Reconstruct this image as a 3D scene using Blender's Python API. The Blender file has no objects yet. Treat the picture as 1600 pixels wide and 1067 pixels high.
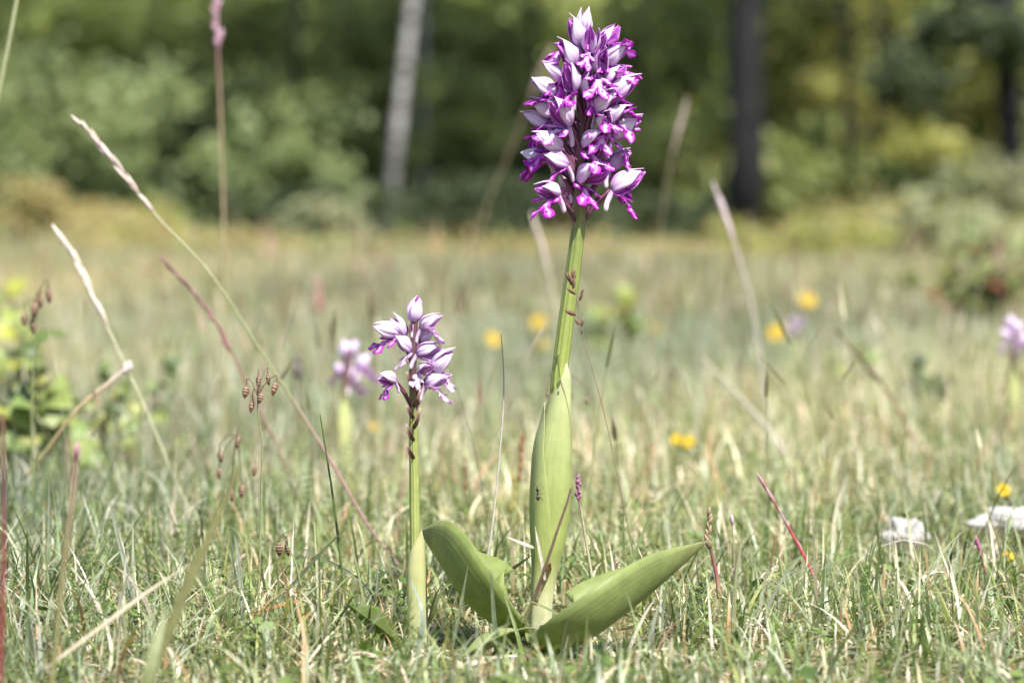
import bpy, math, random
import numpy as np
from mathutils import Vector, Matrix

rng = np.random.default_rng(7)
random.seed(7)
sc = bpy.context.scene
col = sc.collection
R = math.radians

# ------------------------------------------------------------------ camera, sky, sun, exposure
D0 = 1.25                      # focus distance (the two sharp orchids)
K = 0.36 / 1600.0              # metres per photo pixel per metre of depth (100 mm lens, 36 mm sensor)
HORIZON = 330.0
PITCH = math.atan((533.5 - HORIZON) * K)
CAM_H = 0.1845
cam_d = bpy.data.cameras.new('camera')
cam = bpy.data.objects.new('camera', cam_d)
col.objects.link(cam)
cam.location = (0, 0, CAM_H)
cam.rotation_euler = (math.pi / 2 - PITCH, 0, 0)
cam_d.lens = 100
cam_d.sensor_width = 36
cam_d.clip_start = 0.02
cam_d.clip_end = 2000
cam_d.dof.use_dof = True
cam_d.dof.focus_distance = D0
cam_d.dof.aperture_fstop = 9.0
cam_d.dof.aperture_blades = 0
sc.camera = cam

SUN_EL, SUN_AZ = 56.0, 32.0    # azimuth measured from behind the camera towards its right
sv = Vector((math.sin(R(SUN_AZ)) * math.cos(R(SUN_EL)), -math.cos(R(SUN_AZ)) * math.cos(R(SUN_EL)), math.sin(R(SUN_EL))))
world = bpy.data.worlds.new('World')
sc.world = world
world.use_nodes = True
wn = world.node_tree
sky = wn.nodes.new('ShaderNodeTexSky')
sky.sky_type = 'NISHITA'
sky.sun_disc = False
sky.sun_elevation = R(SUN_EL)
sky.sun_rotation = math.atan2(sv.x, sv.y)
sky.dust_density = 1.5
bg = wn.nodes['Background']
bg.inputs['Strength'].default_value = 0.09
wn.links.new(sky.outputs[0], bg.inputs['Color'])
sun_d = bpy.data.lights.new('sun', 'SUN')
sun_d.energy = 4.2
sun_d.angle = R(0.53)
sun_d.color = (1.0, 0.95, 0.87)
sun = bpy.data.objects.new('sun', sun_d)
col.objects.link(sun)
sun.rotation_euler = sv.to_track_quat('Z', 'Y').to_euler()
sun.location = (3, -3, 6)
sc.view_settings.view_transform = 'Standard'
sc.view_settings.look = 'None'
sc.view_settings.gamma = 1
sc.view_settings.use_curve_mapping = False
sc.view_settings.exposure = 1.2
cy = sc.cycles
cy.max_bounces = 7
cy.diffuse_bounces = 4
cy.glossy_bounces = 2
cy.transmission_bounces = 4
cy.transparent_max_bounces = 4
cy.use_denoising = True
cy.caustics_reflective = False
cy.caustics_refractive = False

# ------------------------------------------------------------------ coordinates
CP, SP = math.cos(PITCH), math.sin(PITCH)


def W(px, py, D):
    """world point seen at photo pixel (px, py), D metres ahead of the lens"""
    xc = (px - 800) * K * D
    yc = -(py - 533.5) * K * D
    return np.array([xc, D * CP + yc * SP, CAM_H - D * SP + yc * CP])


def WL(pts):
    return np.array([W(*p[:3]) for p in pts])


def gz(x, y):
    """height of the turf"""
    x = np.asarray(x, float); y = np.asarray(y, float)
    d = np.maximum(np.hypot(x, y), .2)
    a = np.clip((d - 1.9) / 6, 0, 1)
    return (0.004 * np.sin(x * 23 + 1.3) * np.sin(y * 19 + .4) + 0.002 * np.sin(x * 61 + y * 37)
            + a * (0.022 * np.sin(x * 1.9 + .7) * np.sin(y * 1.1) + 0.012 * np.sin(x * .7 - y * .5)))


def ground_at(px, D):
    y = D
    x = (px - 800) * K * D
    return np.array([x, y, float(gz(x, y))])


# ------------------------------------------------------------------ materials
def new_mat(name):
    m = bpy.data.materials.new(name)
    m.use_nodes = True
    nt = m.node_tree
    for n in list(nt.nodes):
        nt.nodes.remove(n)
    out = nt.nodes.new('ShaderNodeOutputMaterial')
    return m, nt, out


def N(nt, t, **kw):
    n = nt.nodes.new(t)
    for k, v in kw.items():
        if k in n.inputs:
            n.inputs[k].default_value = v
        else:
            setattr(n, k, v)
    return n


def rgb(c):
    return (c[0], c[1], c[2], 1)


def mixc(nt, fac, a, b, mode='MIX'):
    n = nt.nodes.new('ShaderNodeMix')
    n.data_type = 'RGBA'
    n.blend_type = mode
    for s, v in ((0, fac), (6, a), (7, b)):
        if isinstance(v, (int, float)):
            n.inputs[s].default_value = v
        elif isinstance(v, (tuple, list)):
            n.inputs[s].default_value = rgb(v)
        else:
            nt.links.new(v, n.inputs[s])
    return n.outputs[2]


def math_n(nt, op, a, b=0.0, c=None):
    n = nt.nodes.new('ShaderNodeMath')
    n.operation = op
    for i, v in enumerate((a, b) if c is None else (a, b, c)):
        if isinstance(v, (int, float)):
            n.inputs[i].default_value = v
        else:
            nt.links.new(v, n.inputs[i])
    return n.outputs[0]


def ramp(nt, fac, stops):
    n = nt.nodes.new('ShaderNodeValToRGB')
    e = n.color_ramp.elements
    e[0].position, e[0].color = stops[0][0], rgb(stops[0][1])
    e[1].position, e[1].color = stops[-1][0], rgb(stops[-1][1])
    for p, c in stops[1:-1]:
        x = e.new(p)
        x.color = rgb(c)
    nt.links.new(fac, n.inputs[0])
    return n.outputs[0]


def finish_leafy(nt, out, colour, transl=.35, rough=.5, spec=.4, bump=None, tint=(1.1, 1.15, .7)):
    """thin plant tissue: glossy skin over diffuse, some light let through"""
    p = N(nt, 'ShaderNodeBsdfPrincipled', Roughness=rough)
    p.inputs['Specular IOR Level'].default_value = spec
    t = N(nt, 'ShaderNodeBsdfTranslucent')
    nt.links.new(colour, p.inputs['Base Color'])
    nt.links.new(mixc(nt, 1.0, colour, tint, 'MULTIPLY'), t.inputs['Color'])
    mx = N(nt, 'ShaderNodeMixShader')
    mx.inputs[0].default_value = transl
    nt.links.new(p.outputs[0], mx.inputs[1])
    nt.links.new(t.outputs[0], mx.inputs[2])
    if bump is not None:
        nt.links.new(bump, p.inputs['Normal'])
        nt.links.new(bump, t.inputs['Normal'])
    nt.links.new(mx.outputs[0], out.inputs[0])


def bump_of(nt, h, strength=.3, dist=.001):
    b = N(nt, 'ShaderNodeBump', Strength=strength, Distance=dist)
    nt.links.new(h, b.inputs['Height'])
    return b.outputs[0]


def uv_xy(nt):
    u = N(nt, 'ShaderNodeUVMap')
    s = N(nt, 'ShaderNodeSeparateXYZ')
    nt.links.new(u.outputs[0], s.inputs[0])
    return u.outputs[0], s.outputs[0], s.outputs[1]


def noise(nt, scale, vec=None, detail=3.0, rough=.55):
    n = N(nt, 'ShaderNodeTexNoise', Scale=scale, Detail=detail, Roughness=rough)
    if vec is None:
        vec = N(nt, 'ShaderNodeTexCoord').outputs['Object']
    nt.links.new(vec, n.inputs['Vector'])
    return n.outputs[0]


def mat_attr(name, transl=.35, rough=.5, spec=.4, var=.25, scale=400., tint=(1.1, 1.15, .7), ribs=0, ribk=1.):
    """colour from the 'Col' attribute, broken up by noise; ribs = parallel veins along the blade"""
    m, nt, out = new_mat(name)
    a = N(nt, 'ShaderNodeAttribute', attribute_name='Col')
    nz = noise(nt, scale)
    k = N(nt, 'ShaderNodeMapRange')
    nt.links.new(nz, k.inputs[0])
    k.inputs[1].default_value = .25
    k.inputs[2].default_value = .75
    k.inputs[3].default_value = 1 - var
    k.inputs[4].default_value = 1 + var
    c = N(nt, 'ShaderNodeVectorMath', operation='SCALE')
    nt.links.new(a.outputs['Color'], c.inputs[0])
    nt.links.new(k.outputs[0], c.inputs['Scale'])
    colr = c.outputs[0]
    b = None
    if ribs:
        uv, x, y = uv_xy(nt)
        s = math_n(nt, 'SINE', math_n(nt, 'MULTIPLY', x, ribs))
        colr = mixc(nt, math_n(nt, 'MULTIPLY', math_n(nt, 'GREATER_THAN', s, .55), .22 * ribk), colr, (.16, .2, .05), 'MIX')
        b = bump_of(nt, math_n(nt, 'ADD', s, math_n(nt, 'MULTIPLY', nz, 1.5)), .35 * ribk, .0005)
    finish_leafy(nt, out, colr, transl, rough, spec, b, tint)
    return m


M = {}
M['grass'] = mat_attr('grass_blade', .38, .42, .5, .22, 300)
M['plant'] = mat_attr('plant_tissue', .25, .5, .4, .25, 500)
M['stemskin'] = mat_attr('stem_skin', .15, .45, .45, .14, 220, ribs=70)
M['leafskin'] = mat_attr('orchid_leaf', .3, .5, .3, .16, 150, tint=(1.2, 1.3, .35), ribs=150, ribk=.14)
M['straw'] = mat_attr('dry_straw', .2, .6, .3, .25, 500, tint=(1.05, 1, .85))
M['forest'] = mat_attr('tree_leaf', .35, .55, .35, .3, 3., tint=(1.15, 1.2, .5))
M['petal'] = mat_attr('petal_soft', .35, .55, .3, .12, 400, tint=(1.05, 1, 1))


def make_flower_mats():
    # outer side of the hood: pale lilac white, deeper at its base, fine grey-violet veins
    m, nt, out = new_mat('hood_outside')
    uv, x, y = uv_xy(nt)
    oi = N(nt, 'ShaderNodeObjectInfo')
    base = ramp(nt, y, [(0, (.50, .30, .58)), (.3, (.72, .60, .78)), (.6, (.84, .78, .87)), (1, (.87, .83, .87))])
    w = math_n(nt, 'SINE', math_n(nt, 'ADD', math_n(nt, 'MULTIPLY', x, 19), math_n(nt, 'MULTIPLY', noise(nt, 160), 3)))
    vein = math_n(nt, 'MULTIPLY', math_n(nt, 'GREATER_THAN', w, .86), .38)
    c = mixc(nt, vein, base, (.45, .30, .55))
    c = mixc(nt, math_n(nt, 'MULTIPLY', noise(nt, 90), .22), c, (.62, .45, .72))
    c = mixc(nt, math_n(nt, 'MULTIPLY', oi.outputs['Random'], .3), c, (.66, .42, .76))
    edge = math_n(nt, 'POWER', math_n(nt, 'ABSOLUTE', math_n(nt, 'SUBTRACT', math_n(nt, 'MULTIPLY', x, 2), 1)), 9.)
    c = mixc(nt, math_n(nt, 'MULTIPLY', edge, .5), c, (.58, .16, .64))
    finish_leafy(nt, out, c, .3, .5, .35, bump_of(nt, w, .25, .0004), (1.0, .85, 1.05))
    M['hood_out'] = m
    # inner side: magenta veins on pale violet
    m, nt, out = new_mat('hood_inside')
    uv, x, y = uv_xy(nt)
    w = math_n(nt, 'SINE', math_n(nt, 'ADD', math_n(nt, 'MULTIPLY', x, 30), math_n(nt, 'MULTIPLY', noise(nt, 160), 2)))
    c = mixc(nt, math_n(nt, 'GREATER_THAN', w, .15), (.66, .28, .72), (.45, .025, .50))
    finish_leafy(nt, out, c, .3, .5, .35, None, (1.0, .6, 1.05))
    M['hood_in'] = m
    # the lip: pale middle with dark tufts, magenta margins
    m, nt, out = new_mat('lip_skin')
    uv, x, y = uv_xy(nt)
    e = math_n(nt, 'ABSOLUTE', math_n(nt, 'SUBTRACT', math_n(nt, 'MULTIPLY', x, 2), 1))
    e = math_n(nt, 'ADD', e, math_n(nt, 'MULTIPLY', math_n(nt, 'SUBTRACT', noise(nt, 260), .5), 1.1))
    e = math_n(nt, 'ADD', e, math_n(nt, 'MULTIPLY', math_n(nt, 'SUBTRACT', y, .5), .45))
    oi = N(nt, 'ShaderNodeObjectInfo')
    e = math_n(nt, 'ADD', e, math_n(nt, 'MULTIPLY', math_n(nt, 'SUBTRACT', oi.outputs['Random'], .3), .55))
    c = ramp(nt, e, [(0, (.80, .66, .83)), (.35, (.72, .46, .79)), (.62, (.66, .15, .69)), (.88, (.56, .04, .58)), (1, (.45, .02, .47))])
    v = N(nt, 'ShaderNodeTexVoronoi', Scale=430.)
    nt.links.new(N(nt, 'ShaderNodeTexCoord').outputs['Object'], v.inputs['Vector'])
    dot = math_n(nt, 'LESS_THAN', v.outputs['Distance'], .34)
    inner = math_n(nt, 'LESS_THAN', e, .75)
    c = mixc(nt, math_n(nt, 'MULTIPLY', math_n(nt, 'MULTIPLY', dot, inner), .85), c, (.18, .01, .22))
    finish_leafy(nt, out, c, .45, .55, .3, bump_of(nt, noise(nt, 700), .4, .0004), (1.15, .7, 1.15))
    M['lip'] = m
    # faded lip and inner skin of the paler orchids
    m, nt, out = new_mat('lip_faded')
    uv, x, y = uv_xy(nt)
    e = math_n(nt, 'ABSOLUTE', math_n(nt, 'SUBTRACT', math_n(nt, 'MULTIPLY', x, 2), 1))
    e = math_n(nt, 'ADD', e, math_n(nt, 'MULTIPLY', math_n(nt, 'SUBTRACT', noise(nt, 260), .6), 1.3))
    c = ramp(nt, e, [(.2, (.80, .70, .82)), (.7, (.70, .48, .76)), (1, (.52, .14, .58))])
    finish_leafy(nt, out, c, .4, .55, .3, bump_of(nt, noise(nt, 700), .4, .0004), (1.1, .8, 1.1))
    M['lip_pale'] = m
    m, nt, out = new_mat('hood_inside_faded')
    uv, x, y = uv_xy(nt)
    w = math_n(nt, 'SINE', math_n(nt, 'MULTIPLY', x, 30))
    c = mixc(nt, math_n(nt, 'GREATER_THAN', w, .5), (.72, .52, .76), (.48, .16, .54))
    finish_leafy(nt, out, c, .35, .5, .35, None, (1.05, .8, 1.05))
    M['hood_in_pale'] = m
    # twisted ovary stalk: dark wine brown
    m, nt, out = new_mat('ovary_skin')
    uv, x, y = uv_xy(nt)
    w = math_n(nt, 'SINE', math_n(nt, 'ADD', math_n(nt, 'MULTIPLY', x, 19), math_n(nt, 'MULTIPLY', y, 9)))
    c = mixc(nt, math_n(nt, 'MULTIPLY', math_n(nt, 'ADD', w, 1), .5), (.085, .028, .05), (.19, .07, .12))
    finish_leafy(nt, out, c, .1, .4, .5, bump_of(nt, w, .6, .0006), (1.2, .7, .8))
    M['ovary'] = m


make_flower_mats()


def mat_simple(name, c1, c2, scale, rough=.8, bump=.4, bdist=.002, stretch=(1, 1, 1), spec=.3):
    m, nt, out = new_mat(name)
    tc = N(nt, 'ShaderNodeTexCoord').outputs['Object']
    mp = N(nt, 'ShaderNodeMapping')
    mp.inputs['Scale'].default_value = stretch
    nt.links.new(tc, mp.inputs[0])
    nz = noise(nt, scale, mp.outputs[0], 6)
    c = ramp(nt, nz, [(.3, c1), (.7, c2)])
    p = N(nt, 'ShaderNodeBsdfPrincipled', Roughness=rough)
    p.inputs['Specular IOR Level'].default_value = spec
    nt.links.new(c, p.inputs['Base Color'])
    nt.links.new(bump_of(nt, nz, bump, bdist), p.inputs['Normal'])
    nt.links.new(p.outputs[0], out.inputs[0])
    return m


M['stone'] = mat_simple('limestone', (.66, .63, .61), (.86, .84, .82), 45, .9, .8, .003)
M['ant'] = mat_simple('ant_shell', (.01, .008, .006), (.05, .035, .025), 900, .3, .1, .0002, spec=.6)
M['shadebark'] = mat_simple('shaded_bark', (.006, .006, .007), (.02, .02, .021), 9, .9, 1, .02, (1, 1, .25))  # bark colour darkened to hold the crown's shade on the trunks


def mat_ground():
    m, nt, out = new_mat('turf_soil')
    tc = N(nt, 'ShaderNodeTexCoord').outputs['Object']
    a = noise(nt, 260, tc, 6)
    b = noise(nt, 1.3, tc, 5)
    c = ramp(nt, a, [(.3, (.07, .06, .03)), (.5, (.16, .14, .07)), (.72, (.32, .27, .16))])
    far = ramp(nt, b, [(.3, (.14, .16, .06)), (.55, (.22, .19, .09)), (.75, (.26, .19, .09))])
    d = N(nt, 'ShaderNodeVectorMath', operation='LENGTH')
    nt.links.new(tc, d.inputs[0])
    k = N(nt, 'ShaderNodeMapRange')
    nt.links.new(d.outputs['Value'], k.inputs[0])
    k.inputs[1].default_value = 2
    k.inputs[2].default_value = 9
    c = mixc(nt, k.outputs[0], c, far)
    sx = N(nt, 'ShaderNodeSeparateXYZ')
    nt.links.new(tc, sx.inputs[0])
    k2 = N(nt, 'ShaderNodeMapRange')
    nt.links.new(math_n(nt, 'ADD', sx.outputs[1], math_n(nt, 'MULTIPLY', b, 3)), k2.inputs[0])
    k2.inputs[1].default_value = 15.5
    k2.inputs[2].default_value = 17.5
    litter = ramp(nt, noise(nt, 7, tc, 5), [(.3, (.03, .028, .014)), (.7, (.09, .065, .035))])
    c = mixc(nt, k2.outputs[0], c, litter)
    p = N(nt, 'ShaderNodeBsdfPrincipled', Roughness=.95)
    p.inputs['Specular IOR Level'].default_value = .1
    nt.links.new(c, p.inputs['Base Color'])
    nt.links.new(bump_of(nt, a, .8, .004), p.inputs['Normal'])
    nt.links.new(p.outputs[0], out.inputs[0])
    return m


def mat_birch():
    m, nt, out = new_mat('birch_bark')
    tc = N(nt, 'ShaderNodeTexCoord').outputs['Object']
    mp = N(nt, 'ShaderNodeMapping')
    mp.inputs['Scale'].default_value = (1, 1, 7)
    nt.links.new(tc, mp.inputs[0])
    a = noise(nt, 4, mp.outputs[0], 4)
    c = ramp(nt, a, [(.40, (.08, .07, .065)), (.5, (.34, .33, .33)), (.7, (.48, .47, .47))])
    p = N(nt, 'ShaderNodeBsdfPrincipled', Roughness=.8)
    nt.links.new(c, p.inputs['Base Color'])
    nt.links.new(p.outputs[0], out.inputs[0])
    return m


M['ground'] = mat_ground()
M['birch'] = mat_birch()


# ------------------------------------------------------------------ mesh helpers
def mesh_np(name, verts, faces, mats, uv=None, cols=None, mi=None, smooth=True):
    """verts (n,3); faces: list of tuples or an (m,4)/(m,3) array"""
    me = bpy.data.meshes.new(name)
    verts = np.asarray(verts, np.float32)
    if isinstance(faces, np.ndarray):
        nf, k = faces.shape
        me.vertices.add(len(verts))
        me.vertices.foreach_set('co', verts.ravel())
        me.loops.add(nf * k)
        me.loops.foreach_set('vertex_index', faces.ravel().astype(np.int32))
        me.polygons.add(nf)
        me.polygons.foreach_set('loop_start', (np.arange(nf) * k).astype(np.int32))
        me.update(calc_edges=True)
    else:
        me.from_pydata(verts.tolist(), [], faces)
    if smooth:
        me.polygons.foreach_set('use_smooth', np.ones(len(me.polygons), bool))
    if mi is not None:
        me.polygons.foreach_set('material_index', np.asarray(mi, np.int32))
    if uv is not None:
        l = me.uv_layers.new(name='UVMap')
        li = np.zeros(len(me.loops), np.int32)
        me.loops.foreach_get('vertex_index', li)
        l.data.foreach_set('uv', np.asarray(uv, np.float32)[li].ravel())
    if cols is not None:
        a = me.color_attributes.new('Col', 'FLOAT_COLOR', 'POINT')
        c = np.ones((len(verts), 4), np.float32)
        c[:, :3] = cols
        a.data.foreach_set('color', c.ravel())
    for m in (mats if isinstance(mats, (list, tuple)) else [mats]):
        me.materials.append(m)
    me.update()
    return me


def link(name, me, parent=None, loc=None):
    o = bpy.data.objects.new(name, me)
    col.objects.link(o)
    if parent is not None:
        o.parent = parent
    if loc is not None:
        o.location = loc
    return o


def tag(o, label=None, cat=None, group=None, kind=None):
    if label: o['label'] = label
    if cat: o['category'] = cat
    if group: o['group'] = group
    if kind: o['kind'] = kind
    return o


def thing(name, loc, label, cat, group=None):
    o = bpy.data.objects.new(name, None)
    o.empty_display_size = .01
    col.objects.link(o)
    o.location = tuple(loc)
    return tag(o, label, cat, group)


def part(name, parent, data, mats, loc=None):
    """data = (verts, faces, uv, cols) in world space; stored relative to the parent's base"""
    v, f, uv, c = data
    base = np.array(parent.location) if loc is None else np.array(loc)
    me = mesh_np(name, np.asarray(v) - base, f, mats, uv, c)
    return link(name, me, parent)


def resample(pts, n):
    """Catmull-Rom through the rows of pts (any width)"""
    P = np.asarray(pts, float)
    if len(P) == 2:
        t = np.linspace(0, 1, n)[:, None]
        return P[0] * (1 - t) + P[1] * t
    Q = np.vstack([2 * P[0] - P[1], P, 2 * P[-1] - P[-2]])
    out = []
    for t in np.linspace(0, len(P) - 1, n):
        i = min(int(t), len(P) - 2)
        f = t - i
        a, b, c, d = Q[i:i + 4]
        out.append(.5 * ((2 * b) + (-a + c) * f + (2 * a - 5 * b + 4 * c - d) * f * f + (-a + 3 * b - 3 * c + d) * f ** 3))
    return np.array(out)


def grid_faces(nu, nv, wrap=False):
    f = []
    m = nv if wrap else nv - 1
    for i in range(nu - 1):
        for j in range(m):
            j2 = (j + 1) % nv
            f.append((i * nv + j, i * nv + j2, (i + 1) * nv + j2, (i + 1) * nv + j))
    return f


def unit(v):
    return v / (np.linalg.norm(v, axis=-1, keepdims=True) + 1e-12)


def tangents(P):
    return unit(np.gradient(P, axis=0))


def colmap(stops, t):
    ts = [s[0] for s in stops]
    return np.stack([np.interp(t, ts, [s[1][k] for s in stops]) for k in range(3)], -1)


def tube(P, rad, sides=8, cols=None, cap=True, flat=1.0):
    """tube along P (n,3) with radii rad; cols = colour stops along its length"""
    P = np.asarray(P, float)
    n = len(P)
    rad = np.broadcast_to(np.asarray(rad, float), (n,))
    T = tangents(P)
    ref = np.array([0., -1., 0.])
    if abs(T[0] @ ref) > .9:
        ref = np.array([1., 0, 0])
    v, uv = [], []
    s = unit(np.cross(T[0], ref))
    for i in range(n):
        s = unit(s - T[i] * (s @ T[i]))
        b = np.cross(T[i], s)
        for j in range(sides):
            a = 2 * math.pi * j / sides
            v.append(P[i] + rad[i] * (math.cos(a) * s + flat * math.sin(a) * b))
            uv.append((j / sides, i / (n - 1)))
    f = grid_faces(n, sides, True)
    if cap:
        f.append(tuple(range(sides))[::-1])
        f.append(tuple((n - 1) * sides + j for j in range(sides)))
    c = None
    if cols is not None:
        t = np.repeat(np.linspace(0, 1, n), sides)
        c = colmap(cols, t) if isinstance(cols, list) else np.tile(cols, (n * sides, 1))
    return np.array(v), f, np.array(uv), c


def ribbon(P, hw, nrm, fold=.3, nv=5, cols=None, thick=0.0, wave=0.0, twist=None, round_=False):
    """leaf: spine P (n,3), half widths hw (n), adaxial normal hints nrm (n,3); margins folded towards the normal by angle fold"""
    P = np.asarray(P, float)
    n = len(P)
    T = tangents(P)
    nrm = np.broadcast_to(np.asarray(nrm, float), (n, 3))
    fold = np.broadcast_to(np.asarray(fold, float), (n,))
    v, uv, tt = [], [], []
    for i in range(n):
        nn = unit(nrm[i] - T[i] * (nrm[i] @ T[i]))
        s = np.cross(T[i], nn)
        if twist is not None:
            a = twist * i / (n - 1)
            nn, s = nn * math.cos(a) + s * math.sin(a), s * math.cos(a) - nn * math.sin(a)
        for j in range(nv):
            x = -1 + 2 * j / (nv - 1)
            ax = math.sqrt(x * x + .012) - math.sqrt(.012)
            wv = wave * math.sin(i * 1.3 + x * 2) * abs(x)
            if round_:
                a = fold[i] * x
                v.append(P[i] + hw[i] / fold[i] * (math.sin(a) * s + (1 - math.cos(a) + .42 * ax) * nn) + hw[i] * wv * nn)
                uv.append((j / (nv - 1), i / (n - 1)))
                tt.append(i / (n - 1))
                continue
            v.append(P[i] + hw[i] * (x * math.cos(fold[i]) * s + (ax * math.sin(fold[i]) + wv) * nn))
            uv.append((j / (nv - 1), i / (n - 1)))
            tt.append(i / (n - 1))
    f = grid_faces(n, nv)
    c = None
    if cols is not None:
        c = colmap(cols, np.array(tt)) if isinstance(cols, list) else np.tile(cols, (len(v), 1))
    v = np.array(v)
    uv = np.array(uv)
    if thick > 0:
        nrmv = grid_normals(v.reshape(n, nv, 3)).reshape(-1, 3)
        v, f, uv, c = shell(v, nrmv, n, nv, thick, uv, c)
    return v, f, uv, c


def grid_normals(G):
    du = np.gradient(G, axis=0)
    dv = np.gradient(G, axis=1)
    return unit(np.cross(du, dv))


def shell(v, nv_, nu, nv, th, uv, c=None):
    """close a grid into a thin two-sided sheet"""
    k = nu * nv
    V = np.vstack([v, v + nv_ * th])
    f0 = grid_faces(nu, nv)
    f = list(f0) + [tuple(k + q for q in reversed(p)) for p in f0]
    rim = [i * nv for i in range(nu)] + [(nu - 1) * nv + j for j in range(1, nv)] + [i * nv + nv - 1 for i in range(nu - 2, -1, -1)] + list(range(nv - 2, 0, -1))
    for a, b in zip(rim, rim[1:] + rim[:1]):
        f.append((a, b, k + b, k + a))
    UV = np.vstack([uv, uv])
    C = None if c is None else np.vstack([c, c])
    return V, f, UV, C


# ------------------------------------------------------------------ ground
def axis_vals(lo, hi, fine, n):
    t = np.linspace(-1, 1, n)
    return lo + (hi - lo) * (np.sinh(t * 7) / np.sinh(7) + 1) / 2


def build_ground():
    xs = np.sinh(np.linspace(-1, 1, 181) * 8.2) / np.sinh(8.2) * 400
    ys = np.concatenate([-np.geomspace(200, .3, 25), np.linspace(-.2, 3.2, 150), np.geomspace(3.25, 900, 120)])
    X, Y = np.meshgrid(xs, ys)
    Z = gz(X, Y)
    v = np.stack([X, Y, Z], -1).reshape(-1, 3)
    nu, nv = len(ys), len(xs)
    i = np.arange(nu - 1)[:, None] * nv + np.arange(nv - 1)[None]
    f = np.stack([i, i + 1, i + nv + 1, i + nv], -1).reshape(-1, 4)
    tag(link('ground', mesh_np('ground', v, f, M['ground'])), kind='structure')


build_ground()

# ------------------------------------------------------------------ woodland behind the meadow
GREENS = {
    'cool': [(.13, .18, .075), (.195, .25, .10), (.255, .305, .13)],
    'mid': [(.18, .22, .075), (.255, .295, .10), (.33, .365, .13)],
    'yellow': [(.18, .205, .055), (.26, .27, .07), (.33, .32, .09)],
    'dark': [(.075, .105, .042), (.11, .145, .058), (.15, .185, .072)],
    'bough_shade': [(.035, .052, .022), (.052, .075, .03), (.07, .095, .036)],  # dark foliage of drooping boughs, also shade painted as low bushes
    'ochre': [(.30, .24, .10), (.36, .30, .13), (.26, .25, .10)],
    'lime': [(.26, .31, .085), (.33, .385, .11), (.39, .44, .15)],
    'pale': [(.22, .245, .13), (.28, .30, .17), (.34, .35, .21)],
    'rust': [(.36, .16, .08), (.22, .23, .08), (.26, .25, .09), (.18, .21, .07)],
}


def leaf_cloud(c, rad, n, size, pal, clumps=30, spread=.22, seed=0, fill=.35, loose=False):
    """leaf faces gathered in clumps through an ellipsoid"""
    g = np.random.default_rng(seed)
    c = np.array(c); rad = np.array(rad)
    d = unit(g.normal(size=(clumps, 3)))
    r = g.uniform(fill, 1, clumps) ** .6
    cc = c + d * r[:, None] * rad
    if loose:
        cc = c + np.clip(g.normal(size=(clumps, 3)), -2., 2.) * rad * .62
    shade = g.uniform(0, 1, clumps)
    k = g.integers(0, clumps, n)
    p = cc[k] + g.normal(size=(n, 3)) * rad * spread
    p[:, 2] = np.maximum(p[:, 2], gz(p[:, 0], p[:, 1]) + .02)
    nrm = unit(g.normal(size=(n, 3)) * .55 + np.array([.25, -.45, .75]))
    a = unit(np.cross(nrm, g.normal(size=(n, 3))))
    b = np.cross(nrm, a)
    L = (size * g.uniform(.6, 1.3, n))[:, None]
    w = L * g.uniform(.5, .75, n)[:, None]
    v = np.stack([p - a * L * .5, p + b * w * .5 - nrm * L * .06, p + a * L * .5, p - b * w * .5 - nrm * L * .06], 1).reshape(-1, 3)
    f = np.arange(n * 4).reshape(-1, 4)
    pal = np.array(pal)
    t = np.clip(shade[k] * .7 + g.uniform(0, .45, n), 0, .999) * (len(pal) - 1)
    i = t.astype(int)
    cl = pal[i] * (1 - (t - i))[:, None] + pal[i + 1] * (t - i)[:, None]
    return v, f, None, np.repeat(cl, 4, 0)


def crown_part(parent, name, *a, **kw):
    return part(name, parent, leaf_cloud(*a, **kw), M['forest'])


def trunk_tube(base, top, r0, r1, lean=(0, 0), seed=0, n=14, sides=12):
    g = np.random.default_rng(seed)
    t = np.linspace(0, 1, n)[:, None]
    P = np.array(base) * (1 - t) + np.array(top) * t
    P[1:-1, :2] += g.normal(size=(n - 2, 2)) * r0 * .25
    rr = np.interp(t[:, 0], [0, .05, 1], [r0 * 1.35, r0, r1])
    return tube(P, rr, sides), P, rr


def tree(name, px, D, r, h, lean_px, bark, label, pal, seed, crown_z=4.5, crown_r=(2.2, 2.0, 1.9), nleaf=9000, leaf=.16, low=None, drape=()):
    b = ground_at(px, D)
    b[2] -= .05
    o = thing(name, b, label, 'tree', 'trees at the wood edge')
    top = b + np.array([lean_px * h, 0, h])
    (tv, P, rr) = trunk_tube(b, top, r, r * .45, seed=seed)
    part('trunk', o, tv, bark)
    g = np.random.default_rng(seed + 5)
    for q in range(6):
        i = int(g.integers(7, len(P) - 1))
        az = g.uniform(0, 2 * math.pi)
        L = g.uniform(1.0, 2.0)
        e = P[i] + np.array([math.cos(az) * L, math.sin(az) * L, L * g.uniform(.3, .9)])
        m = (P[i] + e) / 2 + np.array([0, 0, .12])
        part('limb', o, tube(resample([P[i], m, e], 7), np.linspace(rr[i] * .5, .012, 7), 6), bark)
    if low:
        for (dx, z, L, dz) in low:
            s = b + (top - b) * (z / h)
            e = s + np.array([dx * L, -.3, dz])
            part('limb', o, tube(resample([s, (s + e) / 2 + np.array([0, 0, .06]), e], 8), np.linspace(.04, .01, 8), 6), bark)
    for q, (dpx, dpy, dD, dw, dh, dn) in enumerate(drape):
        crown_part(o, 'crown', W(dpx, dpy, dD), (dw * K * dD, .3, dh * K * dD), dn, .08, GREENS['bough_shade'], 16, .3, seed * 9 + q)
    crown_part(o, 'crown', top + np.array([0, 0, crown_z - h]), crown_r, nleaf, leaf, pal, 60, .16, seed)
    return o


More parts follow.
